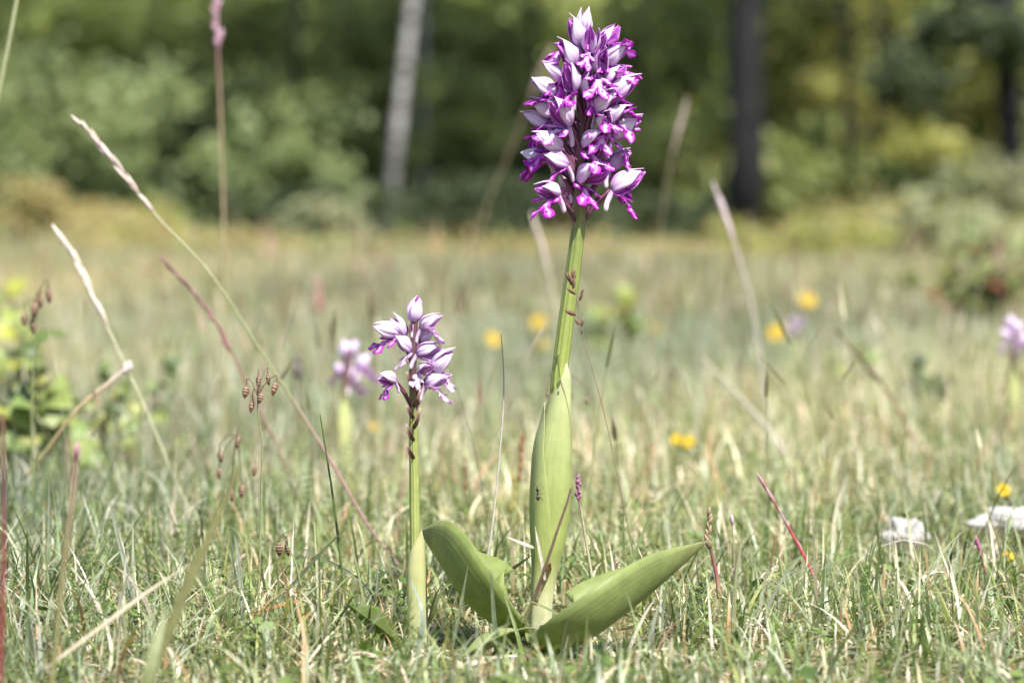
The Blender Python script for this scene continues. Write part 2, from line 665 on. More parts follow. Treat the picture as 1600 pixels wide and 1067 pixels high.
tree('birch_tree', 601, 15.0, .028, 10, .105, M['birch'], 'white-barked birch with a slender leaning trunk at the wood edge', GREENS['mid'], 11, 12.0, nleaf=4500)
tree('birch_tree', 661, 21.5, .018, 7.0, .0, M['birch'], 'thin pale birch sapling close beside the leaning white birch', GREENS['mid'], 12, 11., (1.3, 1.3, 1.5), 2500)
tree('oak_tree', 1152, 19.0, .12, 8, .01, M['shadebark'], 'tree with a thick blackish straight trunk standing clear of the bushes', GREENS['dark'], 13, 8.2, (1.7, 1.6, 2.4), 6000)
tree('oak_tree', 1574, 18.0, .085, 8, .0, M['shadebark'], 'slimmer dark trunk with low drooping dark boughs beside pale bushes', GREENS['dark'], 14, 8.2, (1.7, 1.6, 2.4), 6000,
     low=[(-1, 1.75, .9, -.15), (-1, 1.5, .7, .1), (1, 1.6, .5, .1)], drape=[(1420, 120, 17.6, 55, 55, 900), (1500, 45, 17.6, 70, 35, 900), (1590, 60, 17.4, 50, 40, 500)])
for i, (px, D, pal) in enumerate([(120, 27, 'mid'), (400, 29, 'dark'), (860, 28, 'mid'), (1340, 26, 'yellow'), (1480, 30, 'mid'), (-150, 28, 'cool'), (1750, 28, 'mid'), (985, 31, 'mid')]):
    tree('woodland_tree', px, D, .10 + .02 * (i % 3), 9, (i % 3 - 1) * .02, M['shadebark'], 'shadowed tree deep in the green wood behind the bushes', GREENS[pal], 40 + i, 9.0, (2.6, 2.2, 2.6), 7000, .2)


def bush(px, py, D, wpx, hpx, pal, n, label, seed, leaf=.07, name='bush', group='bushes along the wood edge', clumps=24, spread=.2, cat='bush'):
    """leafy bush whose crown centre shows at (px, py), reaching down to the ground"""
    c = W(px, py, D)
    b = np.array([c[0], c[1], float(gz(c[0], c[1]))])
    o = thing(name, b, label, cat, group)
    rx, rz = wpx * K * D, hpx * K * D
    g = np.random.default_rng(seed)
    for q in range(4):
        e = c + g.normal(size=3) * np.array([rx, rx * .6, rz]) * .4
        e[2] = max(e[2], b[2] + .1)
        s = b + np.array([g.normal() * rx * .1, g.normal() * rx * .1, -.02])
        part('stem', o, tube(resample([s, (s + e) / 2 + np.array([0, 0, rz * .1]), e], 7), np.linspace(rx * .03 + .002, rx * .01, 7), 6, np.array((.11, .085, .06))), M['straw'])
    crown_part(o, 'crown', c, (rx, rx * .75, rz), n, leaf, GREENS[pal], clumps, spread, seed, loose=True)
    return o


BUSHES = [  # blackish entries paint the wood's shaded hollows in dark leaf colour
    (495, 330, 14.2, 70, 34, 'bough_shade', 1500, 'low understory bush coloured as blackish shade just short of the leaning birch'),
    (740, 334, 14.2, 80, 34, 'bough_shade', 1600, 'low understory bush coloured as blackish shade past the thin birch sapling'),
    (900, 332, 14.4, 70, 34, 'bough_shade', 1400, 'low understory bush coloured as blackish shade directly behind the tall orchid'),
    (1050, 340, 14.0, 60, 28, 'bough_shade', 1100, 'low understory bush coloured as blackish shade at the foot of the thick blackish trunk'),
    (255, 150, 20.5, 40, 40, 'bough_shade', 900, 'leaf clump coloured as a dark shaded gap between the broad and the rounded cool bushes'),
    (610, 150, 24, 120, 70, 'lime', 2600, 'sunlit green bush behind the leaning birch trunk'),
    (520, 190, 22, 70, 50, 'mid', 1700, 'green leaf spray low between olive bush and birch'),
    (960, 190, 23.5, 70, 60, 'lime', 1800, 'sunlit bush peeping out behind the tall orchid spike'),
    (780, 160, 24, 70, 60, 'mid', 1800, 'green bush halfway between birch sapling and tall orchid spike'),
    (340, 60, 24, 80, 60, 'lime', 2000, 'sunlit leaf spray behind the upright purple spike'),
    (90, 210, 19, 150, 120, 'cool', 5200, 'broad cool green bush sloping up at the wood edge'),
    (200, 50, 21, 130, 50, 'lime', 2200, 'bright lime leaf spray above the broad cool green bush'),
    (40, 40, 23, 90, 60, 'mid', 2200, 'mid green bush top above the broad cool green bush'),
    (300, 235, 21, 95, 85, 'cool', 3000, 'rounded cool green bush beside the broad one'),
    (430, 110, 22, 110, 90, 'mid', 3600, 'olive green bush rising between dark hollows'),
    (440, 265, 19.5, 85, 70, 'cool', 2400, 'low green bush before a dark hollow, short of the birch'),
    (555, 70, 23, 70, 90, 'mid', 2600, 'tall green sapling bush just short of the leaning birch'),
    (720, 60, 22.5, 110, 75, 'mid', 3400, 'leafy green bush beyond the leaning birch, high up'),
    (700, 200, 21.5, 70, 60, 'mid', 2200, 'small bright bush beside the thin birch sapling'),
    (800, 290, 23, 90, 60, 'dark', 2200, 'low dark bush in the shade between birch and blackish trunk'),
    (890, 110, 25, 90, 90, 'mid', 2600, 'dim green bush in the gap behind the tall orchid'),
    (1040, 90, 22, 80, 110, 'mid', 3200, 'green bush growing close against the blackish trunk'),
    (1060, 260, 20.5, 85, 70, 'mid', 2600, 'low green bush at the foot of the blackish trunk'),
    (1260, 130, 20.5, 105, 85, 'yellow', 4200, 'sunny yellow-green bush between the two dark trunks'),
    (1345, 50, 22, 70, 70, 'yellow', 2200, 'pale yellow bush top above the sunny yellow-green bush'),
    (1225, 280, 19.5, 75, 60, 'mid', 2000, 'low green bush under the sunny yellow-green bush'),
    (1400, 255, 20, 80, 70, 'yellow', 2200, 'yellowish thin bush with a brown stem between the dark trunks'),
    (1490, 190, 21, 75, 110, 'yellow', 3200, 'tall pale yellow bush against the slimmer dark trunk'),
    (1450, 320, 18, 80, 40, 'mid', 1600, 'low green bush in front of the tall pale yellow bush'),
    (1640, 150, 20, 70, 150, 'mid', 3000, 'green bush on the far side of the slimmer dark trunk'),
    (1545, 300, 14, 55, 40, 'pale', 1100, 'pale silvery bush in front of the slimmer dark trunk'),
    (85, 325, 13, 70, 28, 'ochre', 1100, 'low ochre bush at the end of the meadow'),
    (510, 345, 13, 45, 32, 'pale', 800, 'small pale bush at the end of the meadow near the birch'),
    (1270, 385, 11, 100, 26, 'yellow', 1300, 'low yellow-green scrub where the meadow meets the blackish trunk'),
    (1500, 375, 9.5, 110, 38, 'pale', 1500, 'low bright green scrub at the meadow end below the pale bush'),
]
for i, (px, py, D, w, h, pal, n, lab) in enumerate(BUSHES):
    bush(px, py, D, w * 1.12, h * 1.1, pal, int(n * .85), lab, 100 + i, .09 if D > 15 else .045)


def build_woodland():
    """the depth of the wood, one mass of leaves nobody could count"""
    parts = []
    g = np.random.default_rng(3)
    for i in range(46):
        x = g.uniform(-11, 11); y = g.uniform(27, 38)
        pal = GREENS[['mid', 'mid', 'lime', 'cool'][i % 4]]
        parts.append(leaf_cloud((x, y, g.uniform(.8, 7)), (2.0, 1.6, 1.7), 1600, .2, pal, 18, .28, 500 + i))
    for i in range(44):
        x = g.uniform(-9, 9); y = g.uniform(26, 31)
        parts.append(leaf_cloud((x, y, g.uniform(.6, 4.2)), (1.5, 1.0, 1.0), 900, .16, GREENS[['mid', 'lime', 'mid', 'cool', 'yellow' if x > 2 else 'lime'][i % 5]], 14, .28, 900 + i))
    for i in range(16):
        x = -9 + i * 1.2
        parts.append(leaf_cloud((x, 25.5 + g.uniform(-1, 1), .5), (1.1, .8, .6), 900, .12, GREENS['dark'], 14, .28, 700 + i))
    v = np.vstack([p[0] for p in parts])
    c = np.vstack([p[3] for p in parts])
    f = np.arange(len(v)).reshape(-1, 4)
    tag(link('woodland', mesh_np('woodland', v, f, M['forest'], None, c)), 'dense green woodland closing off the meadow', 'woodland', kind='stuff')


build_woodland()


for i, (px, D, r, sl, lab) in enumerate([
        (455, 21, .022, .03, 'slim dark sapling stem before the olive bush'), (842, 22, .03, -.02, 'slim dark sapling stem between birch and tall orchid'), (985, 21.5, .022, .05, 'slim leaning sapling stem near the thick blackish trunk'),
        (1335, 20, .026, -.06, 'slim crooked sapling stem inside the sunny yellow-green bush'), (1365, 18.5, .02, .02, 'greyish low stem of a thin yellowish bush'), (170, 22, .03, .03, 'slim dark sapling stem above the broad cool bush')]):
    b = ground_at(px, D)
    b[2] -= .03
    o = thing('sapling', b, lab, 'sapling', 'saplings in the wood')
    tv, P, rr = trunk_tube(b, b + np.array([sl * 5, 0, 5.]), r, r * .5, seed=60 + i, n=16, sides=8)
    part('trunk', o, tv, M['shadebark'])
    g = np.random.default_rng(80 + i)
    for q in range(5):
        j = int(g.integers(4, 12)); sgn = 1 if q % 2 else -1
        e = P[j] + np.array([sgn * g.uniform(.3, .7), g.uniform(-.3, .3), g.uniform(.1, .4)])
        part('limb', o, tube(resample([P[j], (P[j] + e) / 2 + np.array([0, 0, .05]), e], 6), np.linspace(r * .5, .005, 6), 5), M['shadebark'])
    crown_part(o, 'crown', P[-2] + np.array([0, 0, .6]), (.8, .8, .9), 900, .1, GREENS['mid'], 16, .25, 300 + i)


def edge_scrub():
    """ragged low growth where the meadow runs out under the trees"""
    g = np.random.default_rng(77)
    V, C = [], []
    for i in range(90):
        D = g.uniform(11.5, 17.5)
        px = g.uniform(-250, 1850)
        x = (px - 800) * K * D
        h = g.uniform(.02, .055) * (2.6 if px < 250 or px > 1250 else 1.)
        pal = GREENS[['ochre', 'mid', 'ochre', 'dark', 'pale', 'yellow', 'rust'][int(g.integers(7))]]
        v, f, _, c = leaf_cloud((x, D, h * .7), (g.uniform(.12, .4), .2, h), int(g.integers(80, 260)), .045, pal, 10, .25, 2000 + i, loose=True)
        V.append(v); C.append(c)
    v = np.vstack(V)
    tag(link('undergrowth', mesh_np('undergrowth', v, np.arange(len(v)).reshape(-1, 4), M['forest'], None, np.vstack(C))), 'ragged ochre and green undergrowth where the meadow meets the wood', 'undergrowth', kind='stuff')


edge_scrub()

# ------------------------------------------------------------------ the turf
PAL_NEAR = [((.195, .25, .135), 27), ((.15, .21, .08), 17), ((.23, .28, .105), 13), ((.31, .355, .265), 22), ((.46, .42, .31), 9), ((.64, .61, .53), 10), ((.07, .105, .035), 8), ((.34, .22, .13), 3)]
PAL_MID = [((.25, .30, .185), 24), ((.20, .25, .12), 15), ((.29, .315, .145), 14), ((.38, .41, .31), 22), ((.48, .435, .32), 12), ((.61, .58, .49), 9), ((.36, .24, .16), 5)]
PAL_FAR = [((.30, .315, .18), 22), ((.24, .26, .115), 11), ((.34, .33, .165), 20), ((.47, .41, .26), 20), ((.55, .49, .35), 12), ((.38, .25, .14), 7), ((.36, .38, .27), 10)]


def patch(x, y):
    """0..1: where the sward is lusher or drier"""
    d = np.hypot(x, y)
    k = 7. / np.maximum(d, .8) ** .7
    a = np.sin(x * k * 1.1 + 2.1 * np.sin(y * k * .35)) + np.sin(y * k * .8 + 1.7 * np.sin(x * k * .6 + 1)) + .8 * np.sin((x - y) * k * 2.1)
    return np.clip(a / 4.4 + .5, 0, 1)


def blade_mesh(base, az, th0, curl, L, w0, nseg, cols, tipcol=.75, g=rng):
    """many tapering bent blades; every argument is an array with one row per blade"""
    n = len(base)
    t = np.linspace(0, 1, nseg + 1)
    th = th0[:, None] + curl[:, None] * (t[None, :] ** 1.3)
    tm = (th[:, 1:] + th[:, :-1]) / 2
    ds = (L / nseg)[:, None]
    r = np.concatenate([np.zeros((n, 1)), np.cumsum(np.sin(tm) * ds, 1)], 1)
    z = np.concatenate([np.zeros((n, 1)), np.cumsum(np.cos(tm) * ds, 1)], 1)
    ca, sa = np.cos(az)[:, None], np.sin(az)[:, None]
    P = np.stack([base[:, 0:1] + r * ca, base[:, 1:2] + r * sa, base[:, 2:3] + z], -1)
    P[:, 1:, 2] = np.maximum(P[:, 1:, 2], gz(P[:, 1:, 0], P[:, 1:, 1]) + .001)
    tw = g.uniform(-1.2, 1.2, n)[:, None] * (t[None] - .2)
    S = np.stack([-sa * np.cos(tw), ca * np.cos(tw), np.sin(tw)], -1)
    wp = (np.minimum(1, .55 + t * 2.2) * (1 - t ** 2.2) + .04)
    wd = w0[:, None] * wp[None] * .5
    A = P - S * wd[..., None]
    B = P + S * wd[..., None]
    v = np.stack([A, B], 2).reshape(-1, 3)
    k = (nseg + 1) * 2
    q = np.arange(nseg) * 2
    fb = np.stack([q, q + 1, q + 3, q + 2], -1)
    f = (np.arange(n)[:, None, None] * k + fb[None]).reshape(-1, 4)
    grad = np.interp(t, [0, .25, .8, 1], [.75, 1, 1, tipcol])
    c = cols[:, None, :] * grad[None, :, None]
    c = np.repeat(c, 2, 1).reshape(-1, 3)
    return v, f, None, c


def pick(pal, n, g=rng):
    cs = np.array([p[0] for p in pal]); w = np.array([p[1] for p in pal], float)
    i = g.choice(len(pal), n, p=w / w.sum())
    return cs[i] * g.uniform(.8, 1.2, (n, 1)) * g.uniform(.93, 1.07, (n, 3)), i


# spots in the turf that stay short, so that what stands there is seen (photo pixel, depth, radius px)
CLEAR = [(ground_at(850, 1.25)[:2], .05), (ground_at(930, 1.18)[:2], .055), (ground_at(745, 1.18)[:2], .045), (ground_at(650, 1.2)[:2], .02), (ground_at(850, 1.16)[:2], .05),
         (ground_at(1415, 1.50)[:2], .05), (ground_at(1575, 1.53)[:2], .055)]


def wedge(n, d0, d1, margin, g=rng):
    """points spread evenly over the ground in front of the lens, thinned into tufts"""
    d = np.sqrt(g.uniform(d0 ** 2, d1 ** 2, n))
    x = g.uniform(-1, 1, n) * (.18 * d * margin)
    return np.stack([x, d, gz(x, d)], -1)


def turf(name, label, n, d0, d1, Lr, wr, nseg, pal, lean, curl, tuft=.5, margin=1.35, clear=True, seed=1, tuft_r=.02, near=False, flat=0.):
    g = np.random.default_rng(seed)
    nt_ = int(n * tuft / 9)
    tc = wedge(max(nt_, 1), d0, d1, margin, g)
    b1 = wedge(n - nt_ * 9, d0, d1, margin, g)
    b2 = np.repeat(tc, 9, 0)
    off = g.normal(size=(len(b2), 2)) * tuft_r
    b2[:, :2] += off
    base = np.vstack([b1, b2])
    base[:, 2] = gz(base[:, 0], base[:, 1]) - .001
    n = len(base)
    az = g.uniform(0, 2 * math.pi, n)
    az[len(b1):] = np.arctan2(off[:, 1], off[:, 0]) + g.normal(size=len(b2)) * .5
    th0 = np.abs(g.normal(size=n)) * lean
    th0 = np.where(g.random(n) < flat, g.uniform(.9, 1.5, n), th0)
    cu = np.abs(g.normal(size=n)) * curl
    L = Lr[0] + (Lr[1] - Lr[0]) * g.beta(1.5, 4.0, n)
    w = g.uniform(wr[0], wr[1], n)
    cl, ci = pick(pal, n, g)
    pt = patch(base[:, 0], base[:, 1])[:, None]
    cl = cl * np.array([1.04, 1.03, 1.01])
    cl = cl * (.74 + .52 * pt) * (1 + (pt - .5) * np.array([.22, .05, -.08]))
    L = L * (.75 + .5 * (1 - pt[:, 0])) * np.interp(base[:, 1], [5, 9, 14], [1.1, .75, .4])
    if near:
        L = L * np.interp(base[:, 1], [.9, 1.08, 1.22], [.4, .72, 1.])
    if clear:
        for c, r in CLEAR:
            dd = np.hypot(base[:, 0] - c[0], base[:, 1] - c[1])
            L = np.where(dd < r, np.minimum(L, .004 + .010 * g.random(n)), L)
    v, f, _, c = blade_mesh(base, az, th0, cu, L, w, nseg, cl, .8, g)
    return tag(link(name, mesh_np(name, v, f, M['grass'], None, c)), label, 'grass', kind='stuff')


turf('grass', 'short mixed green and straw turf around the two sharp orchids', 23000, .95, 1.75, (.010, .078), (.0007, .0021), 6, PAL_NEAR, .58, 1.1, .55, seed=1, near=True, flat=.2)
turf('grass_thatch', 'matted thatch of fine dry and green shoots under the turf', 30000, .9, 2.1, (.005, .022), (.0005, .0016), 3, PAL_NEAR, .95, .7, .2, seed=2, near=True, flat=.3)
turf('fallen_straw', 'fine bleached straws lying every way through the turf', 3600, .98, 2.4, (.018, .06), (.0006, .0013), 4, [((.62, .56, .43), 5), ((.50, .42, .27), 4), ((.44, .24, .11), 1), ((.66, .62, .54), 3)], .75, .5, .0, seed=6, near=True, flat=.5)
turf('meadow_grass', 'soft blurred grey-green meadow grass behind the orchids', 50000, 1.7, 4.6, (.012, .085), (.0010, .0028), 4, PAL_MID, .55, .9, .55, clear=True, seed=3, tuft_r=.028, flat=.18)
turf('far_meadow_grass', 'pale ochre and green meadow grass reaching the wood', 76000, 4.4, 14.6, (.02, .10), (.003, .007), 3, PAL_FAR, .4, .7, .5, clear=False, seed=4, tuft_r=.08)


def herbs():
    """small leafy herbs low in the turf: whorled needle leaves and round leaflets"""
    g = np.random.default_rng(21)
    V, F, C = [], [], []
    k = 0
    base = wedge(1000, .95, 2.4, 1.3, g)
    for b in base:
        kind = g.random()
        if any(np.hypot(*(b[:2] - c)) < r for c, r in CLEAR):
            continue
        colr = np.array([(.075, .13, .03), (.11, .18, .045), (.15, .21, .06)][int(g.integers(3))]) * g.uniform(.8, 1.2)
        if kind < .6:
            H = g.uniform(.010, .032)
            dx, dy = g.normal(size=2) * H * .3
            nn = int(H / .0035)
            for j in range(nn):
                t = (j + 1) / nn
                c = b + np.array([dx * t, dy * t, H * t])
                m = 6
                for q in range(m):
                    a = 2 * math.pi * q / m + j * .5
                    L = .0065 * (1 - .55 * t) * g.uniform(.7, 1.2)
                    d = np.array([math.cos(a), math.sin(a), .35 + .4 * t])
                    s = np.array([-math.sin(a), math.cos(a), 0]) * .0006
                    V += [c, c + d * L * .5 + s, c + d * L, c + d * L * .5 - s]
                    F.append((k, k + 1, k + 2, k + 3)); k += 4
                    C += [colr] * 4
        else:
            for q in range(int(g.integers(4, 9))):
                a = g.uniform(0, 6.28)
                h = g.uniform(.003, .016)
                c = b + np.array([math.cos(a), math.sin(a), 0]) * g.uniform(.001, .009) + np.array([0, 0, h])
                nrm = unit(np.array([math.cos(a) * .5, math.sin(a) * .5, .8]) + g.normal(size=3) * .25)
                u = unit(np.cross(nrm, g.normal(size=3))); w = np.cross(nrm, u)
                r = g.uniform(.0018, .004)
                ring = [c + r * (math.cos(z) * u + .75 * math.sin(z) * w) for z in np.linspace(0, 2 * math.pi, 7)[:-1]]
                V += ring
                F.append(tuple(range(k, k + 6))); k += 6
                C += [colr * g.uniform(.85, 1.15)] * 6
    tag(link('ground_cover', mesh_np('ground_cover', np.array(V), F, M['plant'], None, np.array(C))), 'tiny dark green herb leaves low among the grass', 'herbs', kind='stuff')


herbs()


def seed_heads():
    """fine seeding stalks far out in the meadow, too many and too blurred to count"""
    g = np.random.default_rng(31)
    n = 800
    base = wedge(n, 3.4, 13, 1.3, g)
    L = g.uniform(.10, .26, n) * np.interp(base[:, 1], [3, 6, 13], [.7, .8, .3])
    az = g.uniform(0, 6.28, n)
    cl = np.array([(.36, .27, .17), (.30, .20, .14), (.42, .36, .22), (.25, .14, .13), (.34, .20, .10)])[g.integers(0, 5, n)]
    v1, f1, _, c1 = blade_mesh(base, az, np.abs(g.normal(size=n)) * .15, g.uniform(0, .5, n), L, np.full(n, .0014), 4, cl, 1, g)
    tip = v1.reshape(n, -1, 3)[:, -4]
    v2, f2, _, c2 = blade_mesh(tip, az, g.uniform(0, .5, n), g.uniform(0, .4, n), L * .22, g.uniform(.004, .009, n), 3, cl * 1.05, 1, g)
    v = np.vstack([v1, v2]); f = np.vstack([f1, f2 + len(v1)]); c = np.vstack([c1, c2])
    tag(link('seeding_grass', mesh_np('seeding_grass', v, f, M['straw'], None, c)), 'brownish seeding grass standing above the far meadow', 'grass', kind='stuff')


seed_heads()


def mid_seed_heads():
    g = np.random.default_rng(33)
    n = 420
    base = wedge(n, 1.45, 3.6, 1.3, g)
    L = g.uniform(.05, .15, n)
    az = g.uniform(0, 6.28, n)
    cl = np.array([(.40, .36, .22), (.34, .22, .16), (.46, .44, .28), (.30, .17, .15), (.28, .32, .14), (.52, .46, .36)])[g.integers(0, 6, n)]
    lean, cu = np.abs(g.normal(size=n)) * .3, g.uniform(0, .6, n)
    v1, f1, _, c1 = blade_mesh(base, az, lean, cu, L, np.full(n, .0008), 5, cl, 1, g)
    tip = v1.reshape(n, -1, 3)[:, -4]
    v2, f2, _, c2 = blade_mesh(tip, az, lean + cu * .8, g.uniform(0, .3, n), L * .2, g.uniform(.0012, .003, n), 4, cl * .95, 1, g)
    v = np.vstack([v1, v2]); f = np.vstack([f1, f2 + len(v1)]); c = np.vstack([c1, c2])
    tag(link('seeding_grass', mesh_np('seeding_grass', v, f, M['straw'], None, c)), 'thin seeding grasses blurred just behind the sharp orchids', 'grass', kind='stuff')


mid_seed_heads()

# ------------------------------------------------------------------ orchids
U = K * D0      # one photo pixel in the plane of focus


def hood_mesh(kind, seed):
    """one sepal of the helmet, local frame: X outward, Z up, in pixels of the focus plane; closed thin sheet, outside and inside skins"""
    g = np.random.default_rng(seed)
    nu, nv = 14, 9
    Lh, Rr = 54 * g.uniform(.93, 1.07), 13 * g.uniform(.92, 1.1)
    e = R(34)
    ax = np.array([math.cos(e), 0, math.sin(e)]); up = np.array([-math.sin(e), 0, math.cos(e)]); sd = np.array([0, 1., 0])
    cen, half, rs = {'dorsal': (0, R(50), 1.0), 'left': (R(84), R(54), 1.05), 'right': (-R(84), R(54), 1.05)}[kind]
    G = np.zeros((nu, nv, 3)); uv = np.zeros((nu, nv, 2))
    for i in range(nu):
        u = i / (nu - 1)
        f = (1 - (1 - u / .42) ** 2) ** .62 if u < .42 else max(0, 1 - ((u - .42) / .58) ** 1.75)
        tap = 1 if u < .45 else max(.06, 1 - ((u - .45) / .55) ** 1.9)
        r = Rr * rs * f + 2.2 + 4.5 * u ** 4 * (1.5 if kind != 'dorsal' else .6)
        cc = cen * (1 - .28 * u ** 3)
        for j in range(nv):
            x = -1 + 2 * j / (nv - 1)
            a = cc + half * x * tap
            bend = up * (5 * math.sin(u * math.pi) - 3 * u + 6 * u ** 4)
            crimp = 1 + .05 * math.sin(x * 7 + seed) + .09 * x * x * math.sin(u * 6 + seed * 1.7)
            ll = Lh * ({'dorsal': 1, 'left': .97, 'right': .9}[kind])
            G[i, j] = ax * (u * ll) + bend + r * crimp * (math.cos(a) * up + math.sin(a) * sd)
            uv[i, j] = (j / (nv - 1), u)
    nm = grid_normals(G)
    # make normals point away from the hood axis
    ctr = np.array([ax * (i / (nu - 1) * Lh) for i in range(nu)])[:, None]
    if ((G - ctr) * nm).sum() < 0:
        G = G[:, ::-1]; nm = -nm[:, ::-1]
    v, f, UV, _ = shell(G.reshape(-1, 3), nm.reshape(-1, 3), nu, nv, -.9, uv.reshape(-1, 2))
    nq = (nu - 1) * (nv - 1)
    mi = [0] * nq + [1] * nq + [0] * (len(f) - 2 * nq)
    return mesh_np('sepal', v * U, f, [M['hood_out'], M['hood_in']], UV, None, mi)


def petal_mesh(s):
    P = np.array([(2, s * 5, 3), (14, s * 8, 13), (28, s * 7, 22), (40, s * 3, 29)], float)
    P = resample(P, 8)
    v, f, uv, _ = ribbon(P, np.array([2, 4, 5, 5.4, 5, 4, 2.6, .8]), (0, -s * .9, -.5), .3, 5, None, .6)
    return mesh_np('petal', v * U, f, M['hood_in'], uv)


def lip_mesh(seed, droop=1.0, spread=1.0, scale=1.0):
    """three-lobed lip with a forked middle lobe, joined from tongue-shaped strips"""
    g = np.random.default_rng(seed)

    def path(t):
        a = -R(20) - R(52) * droop * t
        return a
    ds = 1 / 20
    pts = [np.array([3., 0, -3.])]
    for i in range(20):
        a = path((i + .5) * ds)
        pts.append(pts[-1] + np.array([math.cos(a), 0, math.sin(a)]) * 30 * ds * scale)
    pts = np.array(pts)
    V, F, UV = [], [], []

    def add(P, hw, nrm, th=.7, fold=-.12, v0=0., v1=1., wave=.12):
        v, f, uv, _ = ribbon(P, hw, nrm, fold, 7, None, th, wave)
        k = sum(len(x) for x in V)
        V.append(v); F.extend([tuple(q + k for q in p) for p in f])
        uv = uv.copy(); uv[:, 1] = v0 + (v1 - v0) * uv[:, 1]
        UV.append(uv)
    up = np.array([.5, 0, .85])
    add(pts, np.interp(np.linspace(0, 1, 21), [0, .25, .6, 1], [6.5, 5.2, 5.2, 8.5]), up, v0=0, v1=.55)
    T = unit(pts[-1] - pts[-3])
    for s in (-1, 1):
        q0 = pts[-4]
        a = R(30 + 12 * g.random()) * spread * s
        dirn = unit(T * math.cos(a) + np.array([0, math.sin(a), 0]))
        L = 23 * scale * g.uniform(.9, 1.1)
        P = np.array([q0 + np.array([0, s * 2., 0]), q0 + dirn * L * .45 + np.array([0, s * 1.5, 0]), q0 + dirn * L * .8 + up * 1.0, q0 + dirn * L + up * (2.0 * g.normal())])
        P = resample(P, 9)
        add(P + up * .4 * s, np.array([3.5, 5.6, 6.8, 7.6, 8, 7.9, 7, 4.8, 1.6]) * .95, up, v0=.45, v1=1., wave=.22)
        # arm
        q0 = pts[4]
        a = R(58 + 14 * g.random()) * spread * s
        T0 = unit(pts[6] - pts[2])
        dirn = unit(T0 * math.cos(a) + np.array([0, math.sin(a), 0]))
        L = 25 * scale * g.uniform(.85, 1.1)
        P = np.array([q0, q0 + dirn * L * .4, q0 + unit(dirn + T0 * .5) * L * .78, q0 + unit(dirn + T0 * .8) * L + up * g.normal() * 2])
        P = resample(P, 9)
        add(P + up * .25 * s, np.array([3.5, 3.6, 3.7, 4., 4.4, 4.7, 4.5, 3.4, 1.2]), up, v0=.3, v1=.95, wave=.2)
    # little tooth in the fork
    P = resample(np.array([pts[-2], pts[-1] + T * 3, pts[-1] + T * 7]), 5)
    add(P - up * .5, np.array([2, 1.9, 1.6, 1.1, .4]), up, v0=.8, v1=1)
    return mesh_np('lip', np.vstack(V) * U, F, M['lip'], np.vstack(UV))


def spur_mesh():
    P = resample(np.array([(2, 0, 0), (-1, 0, -8), (-5, 0, -18), (-6, 0, -27), (-5, 0, -31)], float), 10)
    v, f, uv, _ = tube(P, np.array([4, 4.6, 4.6, 4.4, 4.2, 4.1, 4, 3.6, 2.8, 1.2]), 9)
    return mesh_np('spur', v * U, f, M['hood_out'], uv)


SEPALS = [[hood_mesh(k, 10 * s + i) for i, k in enumerate(('dorsal', 'left', 'right'))] for s in range(3)]
PETALS = [petal_mesh(1), petal_mesh(-1)]
LIPS = [lip_mesh(1), lip_mesh(2, .7, 1.15), lip_mesh(3, 1.25, .9), lip_mesh(4, .9, .8, .9), lip_mesh(5, .5, 1.2), lip_mesh(6, 1.0, 1.25)]
SPUR = spur_mesh()
fl_i = [0]


